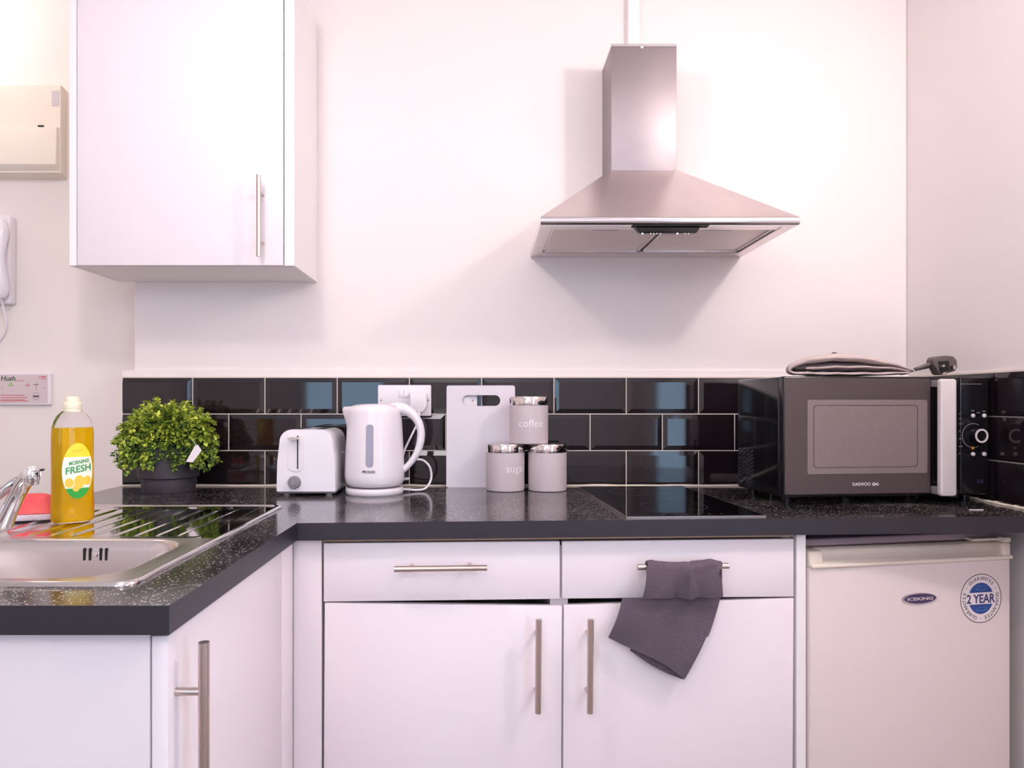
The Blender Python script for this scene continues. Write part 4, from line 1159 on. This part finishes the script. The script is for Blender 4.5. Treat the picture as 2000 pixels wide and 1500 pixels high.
# rear layer hangs straight behind the bar, then the strip passes over the bar and falls in front
def lerp(a, b, f): return a+(b-a)*f
nb = 8; na = 10; nf = 22
for j in range(nb):                       # behind the bar, going up
    f = j/(nb-1); row = []
    for i in range(ni):
        g = i/(ni-1); px = lerp(1266, 1408, g)
        z = lerp(F.z(1334, 1150, -.02), hz_, f)
        row.append((tu(px, -.02), -.034+R_+.0, z))
    grid.append(row)
for j in range(1, na):                    # over the bar
    a = pi*j/na; row = []
    for i in range(ni):
        g = i/(ni-1); px = lerp(1263, 1408, g)
        lump = .0016*sin(g*9+1)+.003*math.exp(-((g-.86)/.07)**2)+.002*math.exp(-((g-.06)/.05)**2)-.002*math.exp(-((g-.57)/.02)**2)
        row.append((tu(px, -.034), -.034+(R_+lump*.4)*cos(a), hz_+(R_+lump)*sin(a)))
    grid.append(row)
for j in range(nf+1):                     # in front, down to the fold
    f = j/nf; row = []
    for i in range(ni):
        g = i/(ni-1); pl_ = lerp(1264, 1256.5, f**1.6); pr_ = lerp(1409, 1414, max(0, f-.3)*1.3)-5*math.exp(-((f-.22)/.12)**2)
        px = lerp(pl_, pr_, g)
        z = lerp(hz_, F.z(1334, 1169, -.05), f)
        # a pleat that opens downwards from the middle of the bar
        c_ = .50-.06*f; d_ = g-c_
        w = .02+.075*f
        wr = .015*math.exp(-((g-.58)/(.035+.03*f))**2)*(1-.2*f) - .008*f*math.exp(-((g-.44)/.05)**2) - .005*f*math.exp(-((g-.72)/.07)**2)
        wr += .0012*sin(g*20+f*3)
        v = -.034-R_-.001-.004*sin(f*pi*.9)-wr
        row.append((tu(px, -.05), v, z))
    grid.append(row)
bm = cloth(grid, .003, 'a')
obj('front_fold', bm, M['towel'], t, local=True, angle=80)
grid = []; nj = 40
TL, TR, BR, BL = (1217, 1171), (1412, 1163), (1338, 1328), (1190, 1247)
for j in range(nj+1):
    f = j/nj; row = []
    for i in range(ni):
        g = i/(ni-1)
        lx, ly = lerp(TL[0], BL[0], f), lerp(TL[1], BL[1], f)
        rx_, ry_ = lerp(TR[0], BR[0], f), lerp(TR[1], BR[1], f)
        rx_ += 8*sin(pi*f)*(1 if f < .5 else .6)-6*f*(1-f); lx += 1.5*sin(pi*f)
        px = lerp(lx, rx_, g); py = lerp(ly, ry_, g)
        py += f*f*6*sin(g*pi)*(-1)+f*4*sin(g*2*pi)*.7
        v = -.028-.007*sin(f*pi)*(.4+.6*g)-.003*sin(g*5+f*3)-.006*f*math.exp(-((g-.5)/.2)**2)
        row.append((tu(px, -.035), v, F.z(px, py, -.035)))
    grid.append(row)
bm = cloth(grid, .0035, 'b')
obj('hanging_fold', bm, M['towel'], t, local=True, angle=80)
# second ply just showing along the lower hem
grid = []
for j in range(5):
    f = .90+j/4*.10; row = []
    for i in range(ni):
        g = i/(ni-1); k = .28+.70*g
        lx, ly = lerp(TL[0], BL[0], f), lerp(TL[1], BL[1], f); rx_, ry_ = lerp(TR[0], BR[0], f), lerp(TR[1], BR[1], f)
        px = lerp(lx, rx_, k); py = lerp(ly, ry_, k)+6.0*sin(pi*g)*j/4+2
        row.append((tu(px, -.026), -.022, F.z(px, py, -.026)))
    grid.append(row)
obj('under_ply', cloth(grid, .002, 'c'), M['towel'], t, local=True, angle=80)

# ------------------------------------------------------------------ things on the hall wall
Yw = YFAR-.0005; Yq = YFAR-.045
t = thing('fuse_box', 'cream plastic fuse box high on the hall wall left of the cupboard', 'fuse box', (-1.38, Yw, PZ(352, YFAR)))
xr0, xr1 = PX(118, Yq), PX(130.5, Yw); xl = xr0-.36
z0, z1 = PZ(337, Yq), PZ(166.5, Yq)
bm = NB()
loft(bm, [[Vector(p) for p in ((xl-.004, Yw, z0-.007), (xr1, Yw, z0-.007), (xr1, Yw, z1+.001), (xl-.004, Yw, z1+.001))],
          [Vector(p) for p in ((xl-.002, Yq+.012, z0-.002), (xr0+.002, Yq+.012, z0-.002), (xr0+.002, Yq+.012, z1), (xl-.002, Yq+.012, z1))],
          [Vector(p) for p in ((xl, Yq, z0), (xr0, Yq, z0), (xr0, Yq, z1), (xl, Yq, z1))]])
bx0 = obj('housing', bm, M['fuse'], t)
bm = NB(); fl0, fl1, fr_ = PZ(330, Yq-.012), PZ(249, Yq), PX(111, Yq-.012)
prism(bm, [(Yq, fl1), (Yq-.014, fl1-.004), (Yq-.018, fl0+.012), (Yq, fl0-.002)], 'x', xl+.02, fr_, .0018, 2)
fp = obj('flap', bm, M['fuse'], t)
obj('latch', box(NB(), PX(75, Yq), PX(86, Yq), Yq-.004, Yq, PZ(248, Yq), PZ(245.5, Yq)), M['dark'], t)
bm = box(NB(), PX(101, Yq), PX(116, Yq), Yq-.0008, Yq+.001, PZ(207, Yq), PZ(177, Yq)); lb_ = obj('maker_label', bm, M['grey_l'], t, label='small pale grey label')

t = thing('entry_phone', 'white entry phone handset at the left edge of the hall wall', 'phone', (-1.44, Yw, PZ(600, YFAR)))
xr = PX(15, Yw-.05)
obj('base', box(NB(), xr-.10, xr-.006, Yw-.03, Yw, PZ(596, Yw), PZ(425, Yw), .006, 3), M['whitemat'], t)
bm = NB(); hxx = xr-.016
tube(bm, [(hxx-.008, Yw-.05, PZ(434, Yw-.05)), (hxx, Yw-.052, PZ(452, Yw-.05)), (hxx+.002, Yw-.062, PZ(505, Yw-.05)), (hxx, Yw-.052, PZ(560, Yw-.05)), (hxx-.008, Yw-.05, PZ(578, Yw-.05))], [.017, .019, .012, .019, .016], 20, 6)
obj('handset', bm, M['whitepl'], t)
bm = NB(); tube(bm, [(hxx-.01, Yw-.04, PZ(582, Yw)), (hxx-.012, Yw-.015, PZ(640, Yw)), (hxx-.05, Yw-.012, PZ(668, Yw)), (hxx-.07, Yw-.02, PZ(600, Yw))], .003, 10, 6)
obj('cord', bm, M['whitepl'], t)

t = thing('alarm_hush_plate', 'pink-grey hush button plate with red and green print on the hall wall', 'alarm switch', (-1.33, Yw, PZ(792, Yw)))
Yz = Yw-.012
hx0 = PX(98, Yz)
obj('surround', prism(NB(), rrect(hx0-.150, hx0+.001, PZ(790.5, Yz), PZ(730, Yz), .002, 3), 'y', Yz, Yw, .0015, 2), M['whitemat'], t)
f_ = obj('face', box(NB(), hx0-.1465, PX(93, Yz), Yz-.0012, Yz+.001, PZ(787.5, Yz), PZ(732, Yz), .0005, 1), M['plate'], t)
yt = Yz-.0011
def hush(s, px, py, w_, h_, m, sh=0, nm='lettering', bold=0):
    tb = NB(); put(tb, text_bm(s, (PX(px+w_, yt)-PX(px, yt)), (PZ(py, yt)-PZ(py+h_, yt)), .0003, sh, bold), PX(px+w_/2, yt), yt, PZ(py+h_/2, yt)); obj(nm, tb, m, f_)
hush('Hush', 2, 734, 28, 10, M['txt_g'], .15, bold=.02)
hush('Button', 31, 741.5, 16, 3.6, M['txt_r'])
bm = NB()
for yy, xe in ((772, 48), (776.5, 54), (781, 50), (783, 55)): box(bm, PX(1, yt), PX(xe, yt), yt-.0003, yt, PZ(yy+.7, yt), PZ(yy-.7, yt))
box(bm, PX(50, yt), PX(58, yt), yt-.0003, yt, PZ(753.5, yt), PZ(751.5, yt)); disc(bm, PX(54, yt), yt, PZ(748, yt), .0014, .0014, .0003, 12)
disc(bm, PX(79, yt), yt, PZ(737.5, yt), .0055, .0045, .0003, 24, a0=80, a1=280, hole=.75); box(bm, PX(80, yt), PX(90, yt), yt-.0003, yt, PZ(740.5, yt), PZ(739.2, yt)); box(bm, PX(80, yt), PX(90, yt), yt-.0003, yt, PZ(737, yt), PZ(734.8, yt))
obj('red_print', bm, M['txt_r'], f_)
bm = NB(); disc(bm, PX(21.5, yt), yt, PZ(749.5, yt), .0036, .0036, .0006, 16, a0=0, a1=180); box(bm, PX(16.5, yt), PX(26, yt), yt-.0003, yt, PZ(753.5, yt), PZ(751.5, yt)); obj('green_lamp', bm, M['grn'], f_)
bm = NB(); disc(bm, PX(70.5, yt), yt, PZ(774, yt), .0095, .0105, .0003, 32, hole=.92); box(bm, PX(65.5, yt), PX(75.5, yt), yt-.0003, yt, PZ(775.5, yt), PZ(772.5, yt))
box(bm, PX(66, yt), PX(75.5, yt), yt-.0003, yt, PZ(751.6, yt), PZ(750.4, yt)); box(bm, PX(70.4, yt), PX(71, yt), yt-.0003, yt, PZ(763, yt), PZ(752, yt))
for a, b in ((4.5, 759), (87, 758.5), (71, 747.5)): disc(bm, PX(a, yt), yt, PZ(b, yt), .0012, .0012, .0003, 12)
obj('black_print', bm, M['blacktxt'], f_)

# a scrap of white trim lying on the worktop by the right wall
Yv = -.46
tag(obj('plastic_scrap', box(NB(), PX(1893, Yv), PX(1920, Yv), Yv-.002, Yv+.001, ZW+.0002, ZW+.0015, .0003, 1), M['paper']), 'tiny white strip lying on the worktop right of the microwave', 'scrap')
